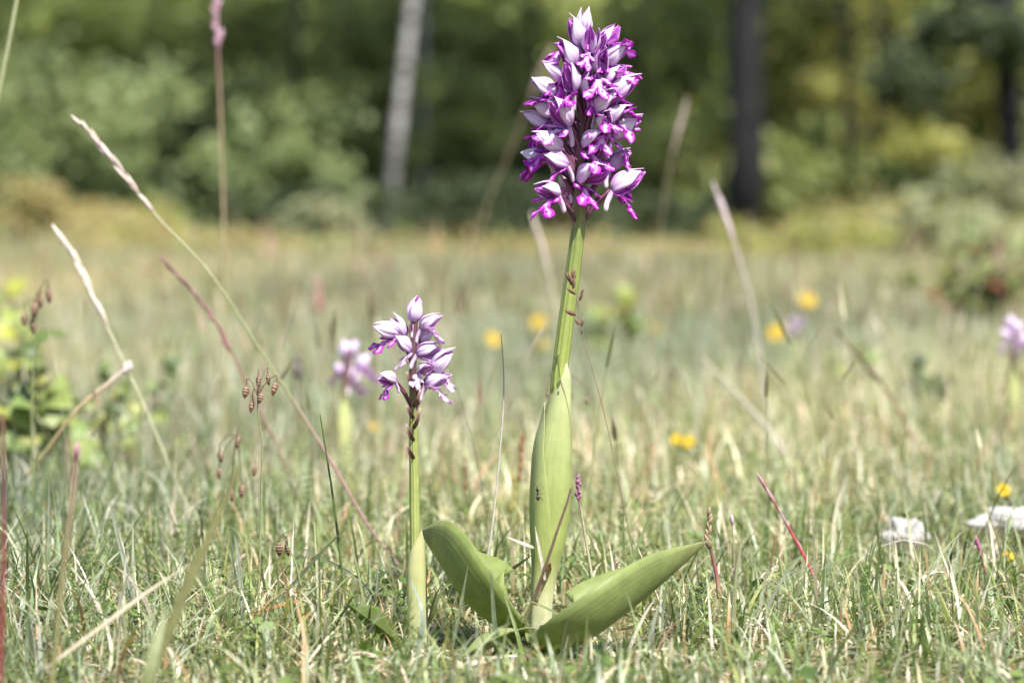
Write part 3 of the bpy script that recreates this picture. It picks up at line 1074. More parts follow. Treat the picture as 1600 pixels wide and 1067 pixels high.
def flower(parent, axis, hx, hy, phi, elev, size, D, lip=True, tilt=0, ovary_drop=1.0, pale=False):
    """one orchid flower: hood centre at photo pixel (hx, hy); phi = way it faces (0 to the lens, 90 to its right); elev = tilt of the hood"""
    i = fl_i[0]; fl_i[0] += 1
    g = random.Random(i * 13 + 5)
    s = D / D0 * size
    out = np.array([math.sin(R(phi)), -math.cos(R(phi)), 0])
    up = np.array([0, 0, 1.])
    # stem axis at that height
    hz = W(hx, hy, D)[2]
    ai = int(np.argmin(np.abs(axis[:, 2] - hz)))
    pt = 34 - elev
    d = out * math.cos(R(elev)) + up * math.sin(R(elev))
    c = W(hx, hy, D)
    A = axis[ai]
    dx = c[0] - A[0]
    if abs(math.sin(R(phi))) > .5:
        r = min(max(dx / math.sin(R(phi)), 12 * U * s), 75 * U * s)
    else:
        r = 38 * U * s
    c[1] = A[1] - math.cos(R(phi)) * r
    o_pos = c - d * 25 * U * s
    base = np.array(parent.location)
    fo = bpy.data.objects.new('flower', None)
    fo.empty_display_size = .003
    col.objects.link(fo)
    fo.parent = parent
    fo.location = tuple(o_pos - base)
    rot = Matrix.Rotation(R(phi - 90), 4, 'Z') @ Matrix.Rotation(R(pt), 4, 'Y') @ Matrix.Rotation(R(tilt + g.uniform(-22, 22)), 4, 'X')
    fo.rotation_euler = rot.to_euler()
    fo.scale = (s, s, s)
    kit = SEPALS[i % 3]
    hx_, hy_ = g.uniform(.9, 1.12), g.uniform(.82, 1.12)
    for me in kit:
        so_ = link('sepal', me, fo)
        so_.scale = (hx_, hy_, g.uniform(.94, 1.06) * hx_)
        if pale:
            so_.material_slots[1].link = 'OBJECT'
            so_.material_slots[1].material = M['hood_in_pale']
        so_.rotation_euler = (R(g.uniform(-7, 7)), R(g.uniform(-6, 6)), R(g.uniform(-6, 6)))
    for me in PETALS:
        po_ = link('petal', me, fo)
        if pale:
            po_.material_slots[0].link = 'OBJECT'
            po_.material_slots[0].material = M['hood_in_pale']
    if lip:
        lo = link('lip', LIPS[(i * 5) % 6], fo)
        k = 1.2 * g.uniform(.88, 1.15)
        if pale:
            lo.material_slots[0].link = 'OBJECT'
            lo.material_slots[0].material = M['lip_pale']
        lo.scale = (k, k, k)
        # the lip hangs even when the hood points up
        lo.rotation_euler = (R(g.uniform(-22, 22)), R(-pt * .75 + g.uniform(-24, 10)), R(g.uniform(-15, 15)))
    so = link('spur', SPUR, fo)
    so.rotation_euler = (0, R(-pt * .8), 0)
    # ovary runs from the stem up to the flower, in the flower's own frame
    drop = (30 + 30 * (r / (45 * U * s))) * U * s * ovary_drop
    zt = o_pos[2] - drop
    aj = int(np.argmin(np.abs(axis[:, 2] - zt)))
    st = axis[aj].copy()
    mid = st * .45 + o_pos * .55 - out * 4 * U * s + up * 3 * U * s
    P = resample(np.array([st, mid, o_pos]), 9)
    inv = (Matrix.Translation(Vector(o_pos)) @ rot @ Matrix.Scale(s, 4)).inverted()
    PL = np.array([inv @ Vector(p) for p in P])
    v, f, uv, _ = tube(PL, np.array([3.2, 3.8, 4.4, 4.9, 5.1, 5.0, 4.6, 4.2, 4]) * U, 9)
    link('ovary', mesh_np('ovary', v, f, M['ovary'], uv), fo)
    # bract at its foot
    bt = unit(P[2] - P[0]) + out * .35
    BP = np.array([inv @ Vector(p) for p in resample(np.array([st, st + bt * 6 * U * s + out * 3 * U * s, st + bt * 13 * U * s + out * 5 * U * s]), 6)])
    v, f, uv, cc = ribbon(BP, np.array([3, 3.4, 3.2, 2.6, 1.6, .3]) * U, (0, -.2, 1), .4, 5, [(0, (.30, .10, .20)), (1, (.55, .32, .45))], .3 * U)
    link('bract', mesh_np('bract', v, f, M['petal'], uv, cc), fo)
    return fo


def sheath(parent, prof, a_c, hw_stops, cols, n=40, nv=37, name='sheath_leaf', ecc=.85, th=.8):
    """leaf rolled round the stem: prof rows (px, py, D, radius px); hw_stops = half opening angle along its length"""
    Q = resample(np.array(prof, float), n)
    C = np.array([W(*q[:3]) for q in Q])
    r = Q[:, 3] * K * Q[:, 2]
    t = np.linspace(0, 1, n)
    hw = np.interp(t, [s[0] for s in hw_stops], [s[1] for s in hw_stops])
    T = tangents(C)
    X = unit(np.cross(np.array([0, 1., 0]), T))       # roughly image right
    X = np.where((X[:, :1] < 0), -X, X)
    Y = unit(np.cross(X, T)); Y = np.where((Y[:, 1:2] > 0), -Y, Y)    # towards the lens
    G = np.zeros((n, nv, 3)); uv = np.zeros((n, nv, 2))
    for j in range(nv):
        x = -1 + 2 * j / (nv - 1)
        a = a_c + hw * x
        rr = r * (1 + .05 * (x > 0) * np.abs(x) + .02 * np.cos(a * 5 + t * 3) + .05 * np.exp(-((x) / .1) ** 2))
        G[:, j] = C + (rr * np.cos(a))[:, None] * X + (rr * ecc * np.sin(a))[:, None] * Y
        uv[:, j, 0] = j / (nv - 1); uv[:, j, 1] = t
    c = np.repeat(colmap(cols, t), nv, 0)
    nm = grid_normals(G)
    v, f, UV, C2 = shell(G.reshape(-1, 3), nm.reshape(-1, 3), n, nv, th * U, uv.reshape(-1, 2), c)
    return part(name, parent, (v, f, UV, C2), M['leafskin_sheath'])


M['leafskin_sheath'] = mat_attr('sheath_skin', .25, .5, .3, .16, 120, tint=(1.15, 1.25, .4), ribs=130, ribk=.2)


def pxleaf(parent, name, spine, hw, nrm, fold, cols, n=26, nv=13, th=1.2, wave=.0, mat=None, twist=None, round_=False):
    S = resample(np.array([p[:3] for p in spine], float), n)
    P = np.array([W(*q) for q in S])
    h = resample(np.array(hw, float)[:, None], n)[:, 0]
    h = np.maximum(h, .3) * K * S[:, 2]
    nr = np.asarray(nrm, float)
    if nr.ndim == 2:
        nr = resample(nr, n)
    fo = np.interp(np.linspace(0, 1, n), np.linspace(0, 1, len(fold)), fold) if isinstance(fold, (list, tuple)) else fold
    return part(name, parent, ribbon(P, h, nr, fo, nv, cols, th * U, wave, twist, round_), mat or M['leafskin'])


LEAFG = [(0, (.42, .44, .20)), (.2, (.25, .31, .09)), (.7, (.22, .28, .085)), (1, (.30, .33, .12))]


def build_main_orchid():
    b = W(846, 1000, D0)
    o = thing('orchid', b, 'tall orchid with a dense purple and white spike and two broad basal leaves', 'orchid', 'wild orchids in the meadow')
    prof = [(846, 1000, 14), (845, 960, 14), (850, 900, 14), (858, 840, 14), (864, 760, 13), (868, 680, 13), (873, 600, 13), (882, 520, 12.5), (893, 440, 12), (901, 380, 11.5), (906, 330, 10.5),
            (907, 290, 9.5), (909, 240, 8.5), (912, 180, 7.5), (915, 120, 6), (916, 60, 4)]
    Q = resample(np.array([(p[0], p[1], p[2]) for p in prof], float), 90)
    P = np.array([W(q[0], q[1], D0) for q in Q])
    cols = [(0, (.55, .56, .34)), (.12, (.46, .50, .22)), (.3, (.34, .40, .12)), (.45, (.30, .36, .09)), (.62, (.20, .25, .075)), (.70, (.17, .17, .07)), (.78, (.10, .05, .06)), (1, (.11, .04, .07))]
    part('stem', o, tube(P, Q[:, 2] * U, 16, cols), M['stemskin'])
    sc_ = [(0, (.60, .60, .40)), (.14, (.56, .57, .32)), (.3, (.36, .42, .12)), (.55, (.37, .43, .15)), (.85, (.42, .46, .22)), (1, (.55, .56, .36))]
    sheath(o, [(845, 995, D0, 16), (847, 940, D0, 15.5), (852, 895, D0, 18), (857, 850, D0, 24), (860.5, 800, D0, 29), (863, 755, D0, 29.5), (866, 700, D0, 27), (873, 645, D0, 19.5), (878, 600, D0, 14.5), (881, 567, D0, 11)],
           R(70), [(0, R(188)), (.62, R(186)), (.8, R(120)), (.93, R(45)), (1, R(3))], sc_)
    sheath(o, [(844, 1000, D0, 17), (847, 940, D0, 17), (851.5, 895, D0, 20), (856, 850, D0, 25.5), (859, 800, D0, 30), (861, 750, D0, 30), (863.5, 700, D0, 28), (869, 655, D0, 22), (871, 630, D0, 19)],
           R(185), [(0, R(150)), (.5, R(95)), (.8, R(60)), (.95, R(20)), (1, R(2))], sc_, th=.7)
    ax = P[P[:, 2] > W(0, 365, D0)[2]]
    ax = resample(ax, 120)
    FL = [  # hood centre px, facing, tilt, size
        (913, 36, 170, 78, .72), (896, 52, -75, 62, .85), (953, 57, 75, 50, .78), (920, 66, 5, 62, .72),
        (881, 88, -65, 42, .92), (967, 88, 82, 32, .9), (940, 103, 12, 40, .85),
        (889, 126, -35, 58, .85), (850, 140, -80, 25, .85), (975, 141, 78, 30, 1.0), (948, 164, 50, 22, .95),
        (874, 181, -55, 40, .95), (979, 204, 85, 28, .98), (948, 192, 18, 20, .8), (928, 222, 42, 14, .95),
        (852, 224, -78, 18, 1.0), (971, 252, 112, 30, .92), (922, 278, 38, 10, 1.0), (978, 286, 84, 28, .98),
        (856, 300, -38, 8, .9), (884, 282, -150, 20, .85),
        (905, 110, 178, 40, .85), (870, 150, -130, 30, .9), (940, 150, 140, 35, .9), (900, 205, -170, 25, .9), (838, 190, -100, 22, .85), (945, 235, 150, 20, .9), (838, 246, -112, 8, .85),
        (925, 135, 30, 50, .72), (960, 120, 60, 40, .75), (862, 112, -80, 38, .78), (968, 180, 70, 20, .78),
        (870, 255, -60, 12, .78), (935, 72, 40, 55, .68), (848, 172, -90, 30, .8),
    ]
    for (hx, hy, ph, el, s) in FL:
        flower(o, ax, hx, hy, ph, el, s * 1.1, D0, ovary_drop=.8 if hy < 110 else 1.0)
    # basal leaves
    pxleaf(o, 'basal_leaf', [(826, 986, 1.245), (780, 978, 1.225), (730, 942, 1.22), (694, 890, 1.23), (658, 832, 1.25)], [8, 46, 88, 82, 3],
           [(.72, -.10, .6)] * 5, [1.25, 1.25, 1.2, 1.1, .7], LEAFG, round_=True, wave=.0)
    pxleaf(o, 'basal_leaf', [(838, 988, 1.24), (872, 1016, 1.19), (925, 995, 1.175), (985, 952, 1.185), (1045, 902, 1.205), (1103, 847, 1.225)], [10, 46, 82, 82, 50, 2],
           [(-.45, .0, .8)] * 6, [1.3, 1.25, 1.2, 1.15, 1.1, .6], [(0, (.40, .42, .2)), (.2, (.25, .31, .11)), (.7, (.235, .29, .10)), (.93, (.31, .34, .13)), (1, (.42, .40, .22))], round_=True, wave=.0)
    pxleaf(o, 'basal_leaf', [(836, 988, 1.225), (800, 1000, 1.20), (765, 1012, 1.18), (722, 1026, 1.165)], [10, 30, 28, 2],
           [(.1, .45, .9)] * 4, .8, [(0, (.42, .42, .22)), (.4, (.24, .29, .12)), (1, (.18, .23, .08))])
    pxleaf(o, 'basal_leaf', [(836, 986, 1.235), (840, 1012, 1.19), (850, 1040, 1.155)], [12, 26, 2], [(.3, -.3, .9)] * 3, .5, LEAFG, 14)
    # shrivelled first leaf hugging the foot of the stem
    pxleaf(o, 'withered_leaf', [(836, 945, 1.23), (848, 912, 1.226), (856, 890, 1.222), (860, 878, 1.22)], [3, 4, 6, 1], [(.1, -1, .1)] * 4, .5,
           [(0, (.52, .46, .3)), (.6, (.55, .38, .2)), (1, (.24, .12, .05))], 12, 7, .4, .3, M['straw'])
    pxleaf(o, 'withered_leaf', [(884, 950, 1.27), (886, 925, 1.268), (883, 905, 1.266)], [9, 9, 3], [(0, -1, 0)] * 3, .4, [(0, (.5, .5, .3)), (1, (.45, .35, .2))], 10, 7, .5, .1)
    return o


build_main_orchid()


def build_small_orchid():
    D = 1.235
    b = W(653, 1030, D)
    o = thing('orchid', b, 'small sharp orchid with a few pale lilac flowers and brown bracts beside the tall one', 'orchid', 'wild orchids in the meadow')
    prof = [(653, 1040, 12), (652, 980, 11), (650, 900, 9), (648, 820, 8), (647, 740, 7.5), (646, 690, 7), (646, 650, 6.5), (646, 610, 6.5), (645, 570, 5.5), (646, 530, 5), (650, 500, 3.5)]
    Q = resample(np.array(prof, float), 60)
    P = np.array([W(q[0], q[1], D) for q in Q])
    part('stem', o, tube(P, Q[:, 2] * U, 14, [(0, (.5, .5, .28)), (.25, (.36, .40, .13)), (.55, (.30, .34, .10)), (.66, (.20, .19, .08)), (.74, (.11, .06, .06)), (1, (.12, .05, .08))]), M['stemskin'])
    sheath(o, [(654, 1045, D, 15), (653, 980, D, 15.5), (651, 910, D, 15), (652, 865, D, 12), (656, 828, D, 8)], R(70), [(0, R(185)), (.5, R(170)), (.8, R(70)), (1, R(3))],
           [(0, (.55, .55, .32)), (.5, (.46, .48, .22)), (1, (.55, .52, .28))], 30, 25)
    ax = resample(P[P[:, 2] > W(0, 700, D)[2]], 80)
    FL = [(653, 487, 120, 62, .70, False), (674, 503, 78, 26, .72, True), (623, 512, -115, 58, .66, False), (603, 518, -84, 12, .72, True), (668, 548, 62, 16, .72, True),
          (692, 567, 84, 40, .78, True), (684, 594, 68, 18, .78, True), (607, 592, -48, 5, .58, True), (663, 522, 140, 40, .7, True), (630, 540, -60, 30, .6, True), (662, 575, 25, 20, .6, True)]
    for (hx, hy, ph, el, s, lp) in FL:
        f = flower(o, ax, hx, hy, ph, el, s * 1.12, D, lip=lp, pale=(int(hx) % 2 == 0))
    for (px, py, ln, s, phi) in [(632, 590, 20, -1, 0), (657, 622, 30, 1, 0), (634, 640, 15, -1, 0), (660, 655, 36, 1, 0), (641, 674, 24, -1, 0), (640, 702, 14, -1, 0)]:
        P2 = resample(np.array([W(646, py + 14, D - .002), W(646 + s * 6, py + 3, D - .006), W(646 + s * 11, py - ln * .5, D - .007)]), 6)
        part('bract', o, ribbon(P2, np.array([3, 3.6, 3.6, 3, 2, .5]) * U, (0, -1, .2), .5, 5, [(0, (.13, .06, .06)), (.7, (.28, .15, .13)), (1, (.5, .38, .25))], .4 * U), M['plant'])
    pxleaf(o, 'basal_leaf', [(648, 1035, D), (605, 1010, 1.21), (570, 975, 1.20), (540, 940, 1.20)], [14, 36, 40, 2], [(.5, -.3, .8)] * 4, .8, [(0, (.2, .25, .08)), (1, (.10, .15, .035))])
    pxleaf(o, 'basal_leaf', [(650, 1040, D), (620, 1035, 1.19), (585, 1030, 1.17)], [14, 30, 2], [(.2, .3, .9)] * 3, .6, [(0, (.2, .25, .08)), (1, (.11, .16, .04))], 14)
    return o


build_small_orchid()


def build_far_orchid(label, D, foot, neck, sheath_r, FL, stem_top):
    b = W(foot[0], foot[1], D)
    o = thing('orchid', b, label, 'orchid', 'wild orchids in the meadow')
    pts = np.array([(foot[0], foot[1] + 8, sheath_r * .6), (foot[0], (foot[1] + neck[1]) / 2, sheath_r * .6), (neck[0], neck[1], sheath_r * .5), (stem_top[0], stem_top[1], sheath_r * .3)], float)
    Q = resample(pts, 40)
    P = np.array([W(q[0], q[1], D) for q in Q])
    part('stem', o, tube(P, Q[:, 2] * K * D, 10, [(0, (.5, .52, .25)), (.6, (.36, .42, .13)), (.8, (.16, .09, .09)), (1, (.16, .07, .1))]), M['stemskin'])
    y0, y1 = foot[1], neck[1]
    sheath(o, [(foot[0], y0, D, sheath_r * .8), (foot[0], y0 * .6 + y1 * .4, D, sheath_r), ((foot[0] + neck[0]) / 2, y0 * .35 + y1 * .65, D, sheath_r), (neck[0], y1, D, sheath_r * .55)], R(80),
           [(0, R(185)), (.6, R(180)), (.85, R(90)), (1, R(4))], [(0, (.5, .52, .25)), (1, (.48, .52, .22))], 24, 21)
    ax = resample(P[P[:, 2] > W(0, neck[1] + 20, D)[2]], 60)
    for (hx, hy, ph, el, s) in FL:
        flower(o, ax, hx, hy, ph, el, s * 1.02, D, lip=(hx % 3 == 0), pale=True)
    return o


build_far_orchid('blurred pale lilac orchid on a thick yellowish stem, behind the small sharp one', 1.95, (538, 752), (537, 625), 14,
                 [(541, 552, -150, 50, .66), (570, 566, 110, 45, .62), (552, 590, 140, 30, .66), (528, 577, -110, 20, .5), (551, 545, 150, 60, .55)], (545, 545))
build_far_orchid('blurred pinkish orchid standing alone beyond the white stones', 2.27, (1583, 700), (1583, 580), 10,
                 [(1572, 524, -110, 30, .5), (1592, 515, 130, 40, .5), (1590, 540, 160, 20, .52), (1602, 532, 90, 20, .5), (1580, 505, 170, 60, .45)], (1586, 508))
build_far_orchid('small blurred mauve orchid under the two yellow flowers', 3.4, (1243, 585), (1243, 535), 5,
                 [(1236, 506, -60, 20, .34), (1250, 504, 70, 20, .34), (1244, 498, 0, 40, .34), (1244, 512, 20, 0, .34)], (1244, 496))


# ------------------------------------------------------------------ grass stalks that stand out
def spikelet_mesh(name, L, r, c0, c1, n=7, sides=6, mat='straw'):
    t = np.linspace(0, 1, n)
    P = np.stack([t * 0, t * 0, t * L], -1)
    rr = r * np.sin(np.pi * np.clip(t * .92 + .06, 0, 1)) ** .8 + r * .03
    v, f, uv, c = tube(P, rr, sides, [(0, c0), (1, c1)], flat=.7)
    return mesh_np(name, v, f, M[mat], uv, c)


SPK = {}


def spk(c0, c1, L, r):
    key = (c0, c1, L, r)
    if key not in SPK:
        SPK[key] = spikelet_mesh('spikelet', L, r, c0, c1)
    return SPK[key]


def orient(o, d, roll=0.):
    q = Vector(d).to_track_quat('Z', 'Y')
    o.rotation_mode = 'QUATERNION'
    o.rotation_quaternion = q @ Matrix.Rotation(roll, 3, 'Z').to_quaternion()


def stalk(label, pts, r0, r1, cols, head=None, name='grass_stalk', cat='grass stalk', group='tall grass stalks in the meadow', seed=0):
    """pts from foot to tip (px, py, D); head = (start fraction, count, spikelet px length, px radius, c0, c1, spread)"""
    Q = resample(np.array(pts, float), 44)
    P = np.array([W(*q) for q in Q])
    o = thing(name, P[0], label, cat, group)
    o['kind'] = 'thing'
    rr = np.linspace(r0, r1, len(P)) * K * Q[:, 2]
    part('stem', o, tube(P, rr, 7, cols), M['straw'])
    if head:
        g = random.Random(seed + 77)
        f0, cnt, Lp, rp, c0, c1, sp = head
        Dm = Q[-1, 2]
        me = spikelet_mesh('spikelet', Lp * K * Dm, rp * K * Dm, c0, c1)
        T = tangents(P)
        for i in range(cnt):
            f = f0 + (1 - f0) * (i + .3) / cnt
            j = min(int(f * (len(P) - 1)), len(P) - 1)
            d = T[j] + np.array([g.uniform(-sp, sp), g.uniform(-sp, sp) * .6, g.uniform(-sp, sp) * .3])
            s = link('spikelet', me, o)
            s.location = tuple(P[j] - P[0])
            orient(s, d, g.uniform(0, 6))
            k = g.uniform(.8, 1.15) * (1 - .25 * i / cnt)
            s.scale = (k, k, k)
    return o


STRAW = (.52, .47, .34); PALE = (.62, .57, .50); PINK = (.40, .22, .22); PURP = (.22, .09, .13); GRN = (.24, .29, .12); BRN = (.24, .15, .09)
stalk('tall bent stalk with a long pale straw head arching over the meadow', [(640, 905, 1.44), (575, 820, 1.46), (505, 700, 1.48), (415, 560, 1.5), (330, 430, 1.5), (245, 338, 1.5), (180, 255, 1.5), (126, 192, 1.5)], 2.6, 1.2,
      [(0, (.28, .2, .16)), (.28, (.32, .18, .18)), (.42, GRN), (.62, (.42, .42, .24)), (1, PALE)], (.72, 18, 46, 3.8, (.48, .30, .28), (.78, .74, .66), .17))
stalk('straw stalk with a slim bleached head and a pale knot halfway', [(335, 850, 1.58), (285, 775, 1.58), (230, 645, 1.58), (197, 575, 1.58), (160, 495, 1.58), (128, 425, 1.58), (102, 382, 1.58)], 2.8, 1.5,
      [(0, (.35, .36, .2)), (.5, (.5, .5, .34)), (1, PALE)], (.62, 12, 52, 4.6, (.58, .46, .40), (.76, .72, .64), .11), seed=1)
stalk('dark purple-brown drooping grass head leaning across the bent straw stalk', [(475, 800, 1.62), (430, 690, 1.62), (385, 600, 1.62), (345, 515, 1.62), (300, 455, 1.62), (255, 405, 1.62)], 2.4, 1.2,
      [(0, (.3, .25, .16)), (.5, (.3, .14, .14)), (1, PURP)], (.52, 20, 26, 3.4, (.20, .08, .10), (.36, .19, .20), .3), seed=2)
stalk('upright blurred stalk with a purple spike rising before the wood', [(352, 742, 2.0), (350, 400, 2.0), (345, 200, 2.0), (341, 100, 2.0), (337, -30, 2.0)], 2.6, 2.2,
      [(0, (.36, .34, .18)), (.5, (.34, .26, .17)), (.8, (.26, .13, .13)), (1, (.42, .24, .30))], (.80, 20, 24, 5, (.26, .11, .15), (.50, .34, .42), .35), seed=3)
stalk('pale green stalk slanting out past the broad cool bush', [(-90, 840, 1.55), (-60, 420, 1.55), (0, 135, 1.55), (28, -10, 1.55), (38, -80, 1.55)], 4, 3, [(0, GRN), (1, (.42, .42, .26))], seed=4)
stalk('faint brown seeding stalk slanting up behind the purple spike', [(700, 560, 3.0), (755, 340, 3.0), (800, 230, 3.0), (830, 150, 3.0), (856, 85, 3.0)], 1.1, .8, [(0, (.3, .26, .14)), (1, (.34, .24, .2))], (.72, 8, 44, 1.8, (.34, .24, .22), (.42, .32, .30), .05), seed=5)
stalk('blurred stalk with a pinkish tuft near the blackish trunk', [(1018, 610, 2.7), (1030, 390, 2.7), (1045, 270, 2.7), (1066, 182, 2.7)], 1.1, .8, [(0, (.3, .28, .14)), (1, (.38, .27, .22))], (.74, 8, 46, 2.2, (.42, .30, .28), (.58, .48, .46), .05), seed=6)
stalk('pale stalk with a bright pinkish-white head below the blackish trunk', [(1205, 720, 2.1), (1193, 600, 2.1), (1175, 480, 2.1), (1150, 390, 2.1), (1124, 312, 2.1)], 3, 2, [(0, (.40, .40, .28)), (1, (.58, .48, .5))], (.78, 7, 52, 4.6, (.55, .42, .45), (.72, .62, .66), .05), seed=7)
stalk('short stalk with a blurred bleached head close behind the tall orchid stem', [(885, 680, 2.35), (876, 560, 2.35), (866, 470, 2.35), (852, 405, 2.35), (836, 352, 2.35)], 2.6, 2, [(0, (.36, .38, .24)), (1, (.6, .52, .45))], (.66, 8, 48, 4.8, (.55, .46, .40), (.68, .60, .54), .05), seed=8)
stalk('dark brown slanting head over rusty stem in the open meadow', [(1440, 720, 2.0), (1412, 655, 2.0), (1385, 610, 2.0), (1350, 565, 2.0), (1312, 520, 2.0)], 2.4, 2, [(0, (.34, .18, .1)), (1, (.14, .10, .07))], (.55, 8, 28, 5, (.13, .10, .06), (.2, .15, .1), .06), seed=9)
stalk('bare bleached stalk lying slantwise in the open meadow', [(1240, 735, 2.0), (1215, 690, 2.0), (1160, 625, 2.0), (1098, 562, 2.0)], 4.5, 2.5, [(0, (.55, .5, .47)), (.5, (.5, .47, .40)), (1, (.42, .4, .28))], seed=10)
stalk('thin wiry blade, dark above and bleached below, between the two sharp orchids', [(758, 890, 1.26), (768, 830, 1.26), (778, 740, 1.26), (786, 640, 1.26), (787, 580, 1.26), (783, 522, 1.26)], 2.2, .8, [(0, (.55, .52, .42)), (.62, (.50, .47, .42)), (.66, (.12, .12, .14)), (1, (.08, .09, .07))], name='lone_grass', cat='grass blade', seed=11)
stalk('dark green wiry blade beside the small orchid', [(545, 1000, 1.27), (535, 900, 1.27), (522, 790, 1.27), (510, 710, 1.27), (500, 647, 1.27)], 3, .8, [(0, (.12, .16, .05)), (1, (.06, .09, .03))], name='lone_grass', cat='grass blade', seed=12)
stalk('brown sedge spike standing behind the wiry bleached blade', [(800, 870, 1.6), (806, 800, 1.6), (812, 745, 1.6), (816, 682, 1.6)], 3.5, 2, [(0, (.24, .27, .11)), (.6, (.3, .3, .12)), (1, (.26, .13, .07))], (.6, 9, 18, 4.5, (.16, .08, .05), (.38, .18, .1), .08), 'sedge', 'sedge', None, 13)
stalk('shorter yellowish sedge spike next to the tall orchid sheath', [(790, 870, 1.55), (795, 820, 1.55), (800, 790, 1.55), (803, 748, 1.55)], 3, 2, [(0, (.22, .26, .1)), (1, (.3, .28, .08))], (.5, 7, 16, 4.5, (.24, .22, .05), (.34, .28, .08), .2), 'sedge', 'sedge', None, 14)
stalk('small dark sedge spike midway between the two sharp orchids', [(722, 850, 1.6), (724, 800, 1.6), (726, 760, 1.6), (727, 716, 1.6)], 2.4, 1.6, [(0, (.22, .24, .1)), (1, (.2, .13, .07))], (.6, 7, 15, 3.5, (.18, .11, .06), (.28, .17, .09), .08), 'sedge', 'sedge', None, 15)
stalk('crimson-tipped shoot leaning in the grass before the white stones', [(1335, 1085, 1.27), (1322, 1050, 1.27), (1308, 1000, 1.28), (1288, 940, 1.3), (1266, 888, 1.32), (1240, 838, 1.33), (1212, 788, 1.33), (1192, 755, 1.33)], 4.2, 1.2,
      [(0, (.30, .06, .14)), (.1, (.32, .08, .16)), (.2, (.38, .28, .24)), (.5, (.36, .30, .24)), (.58, (.36, .03, .05)), (.75, (.42, .06, .09)), (.8, (.48, .35, .42)), (.86, (.34, .03, .05)), (.93, (.3, .3, .4)), (1, (.2, .2, .25))],
      (.62, 4, 40, 3.4, (.30, .04, .06), (.50, .36, .40), .05), 'red_shoot', 'shoot', None, 16)
stalk('thin stem carrying a pale knot, joining the bleached straw stalk', [(40, 745, 1.56), (75, 700, 1.56), (120, 640, 1.56), (170, 598, 1.57), (200, 574, 1.575)], 2.4, 3.6, [(0, (.34, .30, .14)), (.6, (.4, .3, .18)), (1, (.55, .48, .46))], (.9, 5, 18, 6, (.55, .45, .44), (.62, .56, .54), .5), seed=17)
stalk('olive stalk topped by a red-purple bud low in the grass', [(70, 1160, 1.0), (88, 1000, 1.0), (100, 880, 1.0), (112, 790, 1.0), (119, 705, 1.0)], 5, 3, [(0, (.24, .25, .10)), (.6, (.27, .23, .12)), (1, (.26, .13, .12))], (.95, 4, 28, 7.5, (.24, .09, .11), (.40, .26, .27), .15), 'bud_stalk', 'bud', None, 18)
stalk('wine-red twig standing upright at the meadow margin', [(-4, 1180, .98), (2, 1000, .98), (6, 850, .98), (6, 740, .98), (4, 650, .98)], 4, 2.5, [(0, (.24, .04, .05)), (.45, (.22, .03, .045)), (.7, (.14, .05, .08)), (1, (.25, .14, .10))], None, 'red_twig', 'twig', None, 19)
stalk('purple-brown grass stem curving in front of the tall orchid sheath', [(818, 975, 1.215), (832, 940, 1.212), (852, 885, 1.208), (872, 825, 1.206), (886, 785, 1.206), (892, 762, 1.206)], 3, 1.6, [(0, (.26, .28, .12)), (.3, (.20, .13, .10)), (1, (.17, .10, .09))], seed=20)
stalk('stem with a knobbly purple catkin head beside the tall orchid sheath', [(926, 908, 1.26), (918, 860, 1.26), (909, 805, 1.26), (905, 782, 1.26), (902, 742, 1.26)], 2.6, 1.5, [(0, (.45, .45, .28)), (.5, (.42, .38, .25)), (.75, (.30, .12, .16)), (1, (.2, .08, .13))], (.76, 12, 11, 4.2, (.16, .05, .09), (.42, .22, .32), .5), seed=21)
stalk('dark drooping spike touching the tip of the broad basal leaf', [(1124, 935, 1.235), (1119, 895, 1.235), (1112, 865, 1.235), (1107, 838, 1.235), (1106, 800, 1.235)], 4, 1.0, [(0, (.34, .32, .15)), (.25, (.30, .10, .12)), (.6, (.15, .10, .06)), (.75, (.2, .16, .08)), (1, (.12, .1, .07))], (.55, 9, 20, 5, (.16, .10, .05), (.38, .30, .2), .45), seed=22)
stalk('slim upright stem with tiny spikelets beside the broad leaf tip', [(1150, 960, 1.3), (1148, 900, 1.3), (1146, 850, 1.3), (1144, 810, 1.3)], 1.6, .8, [(0, GRN), (1, (.4, .3, .25))], (.9, 3, 16, 4, (.45, .33, .33), (.55, .45, .45), .1), seed=23)
stalk('blackish seed head blurred among the grass by the pale orchid', [(590, 700, 2.2), (586, 600, 2.2), (583, 520, 2.2), (581, 470, 2.2)], 2.2, 2, [(0, (.3, .3, .15)), (1, (.12, .1, .05))], (.8, 9, 24, 7, (.09, .07, .03), (.16, .12, .07), .2), 'seed_head', 'seed head', None, 24)
stalk('smoky grey seed head near the quaking grass', [(476, 720, 2.0), (472, 640, 2.0), (468, 600, 2.0), (466, 568, 2.0)], 2.2, 2, [(0, (.3, .3, .15)), (1, (.12, .1, .08))], (.72, 9, 22, 8, (.10, .08, .06), (.24, .2, .2), .25), 'seed_head', 'seed head', None, 25)
stalk('blurred reddish seed head alone in the far meadow', [(505, 600, 2.9), (503, 520, 2.9), (499, 480, 2.9), (497, 440, 2.9)], 2, 2, [(0, (.3, .3, .15)), (1, (.36, .17, .14))], (.55, 9, 22, 5, (.36, .16, .14), (.45, .24, .22), .2), 'seed_head', 'seed head', None, 26)
stalk('pink bud on a thin stem above feathery green leaves', [(1552, 935, 1.36), (1545, 905, 1.36), (1536, 880, 1.36), (1528, 850, 1.36)], 1.5, 2, [(0, (.35, .16, .1)), (1, (.4, .12, .2))], (.7, 3, 26, 4.5, (.34, .08, .17), (.48, .2, .3), .05), 'bud_stalk', 'bud', None, 27)


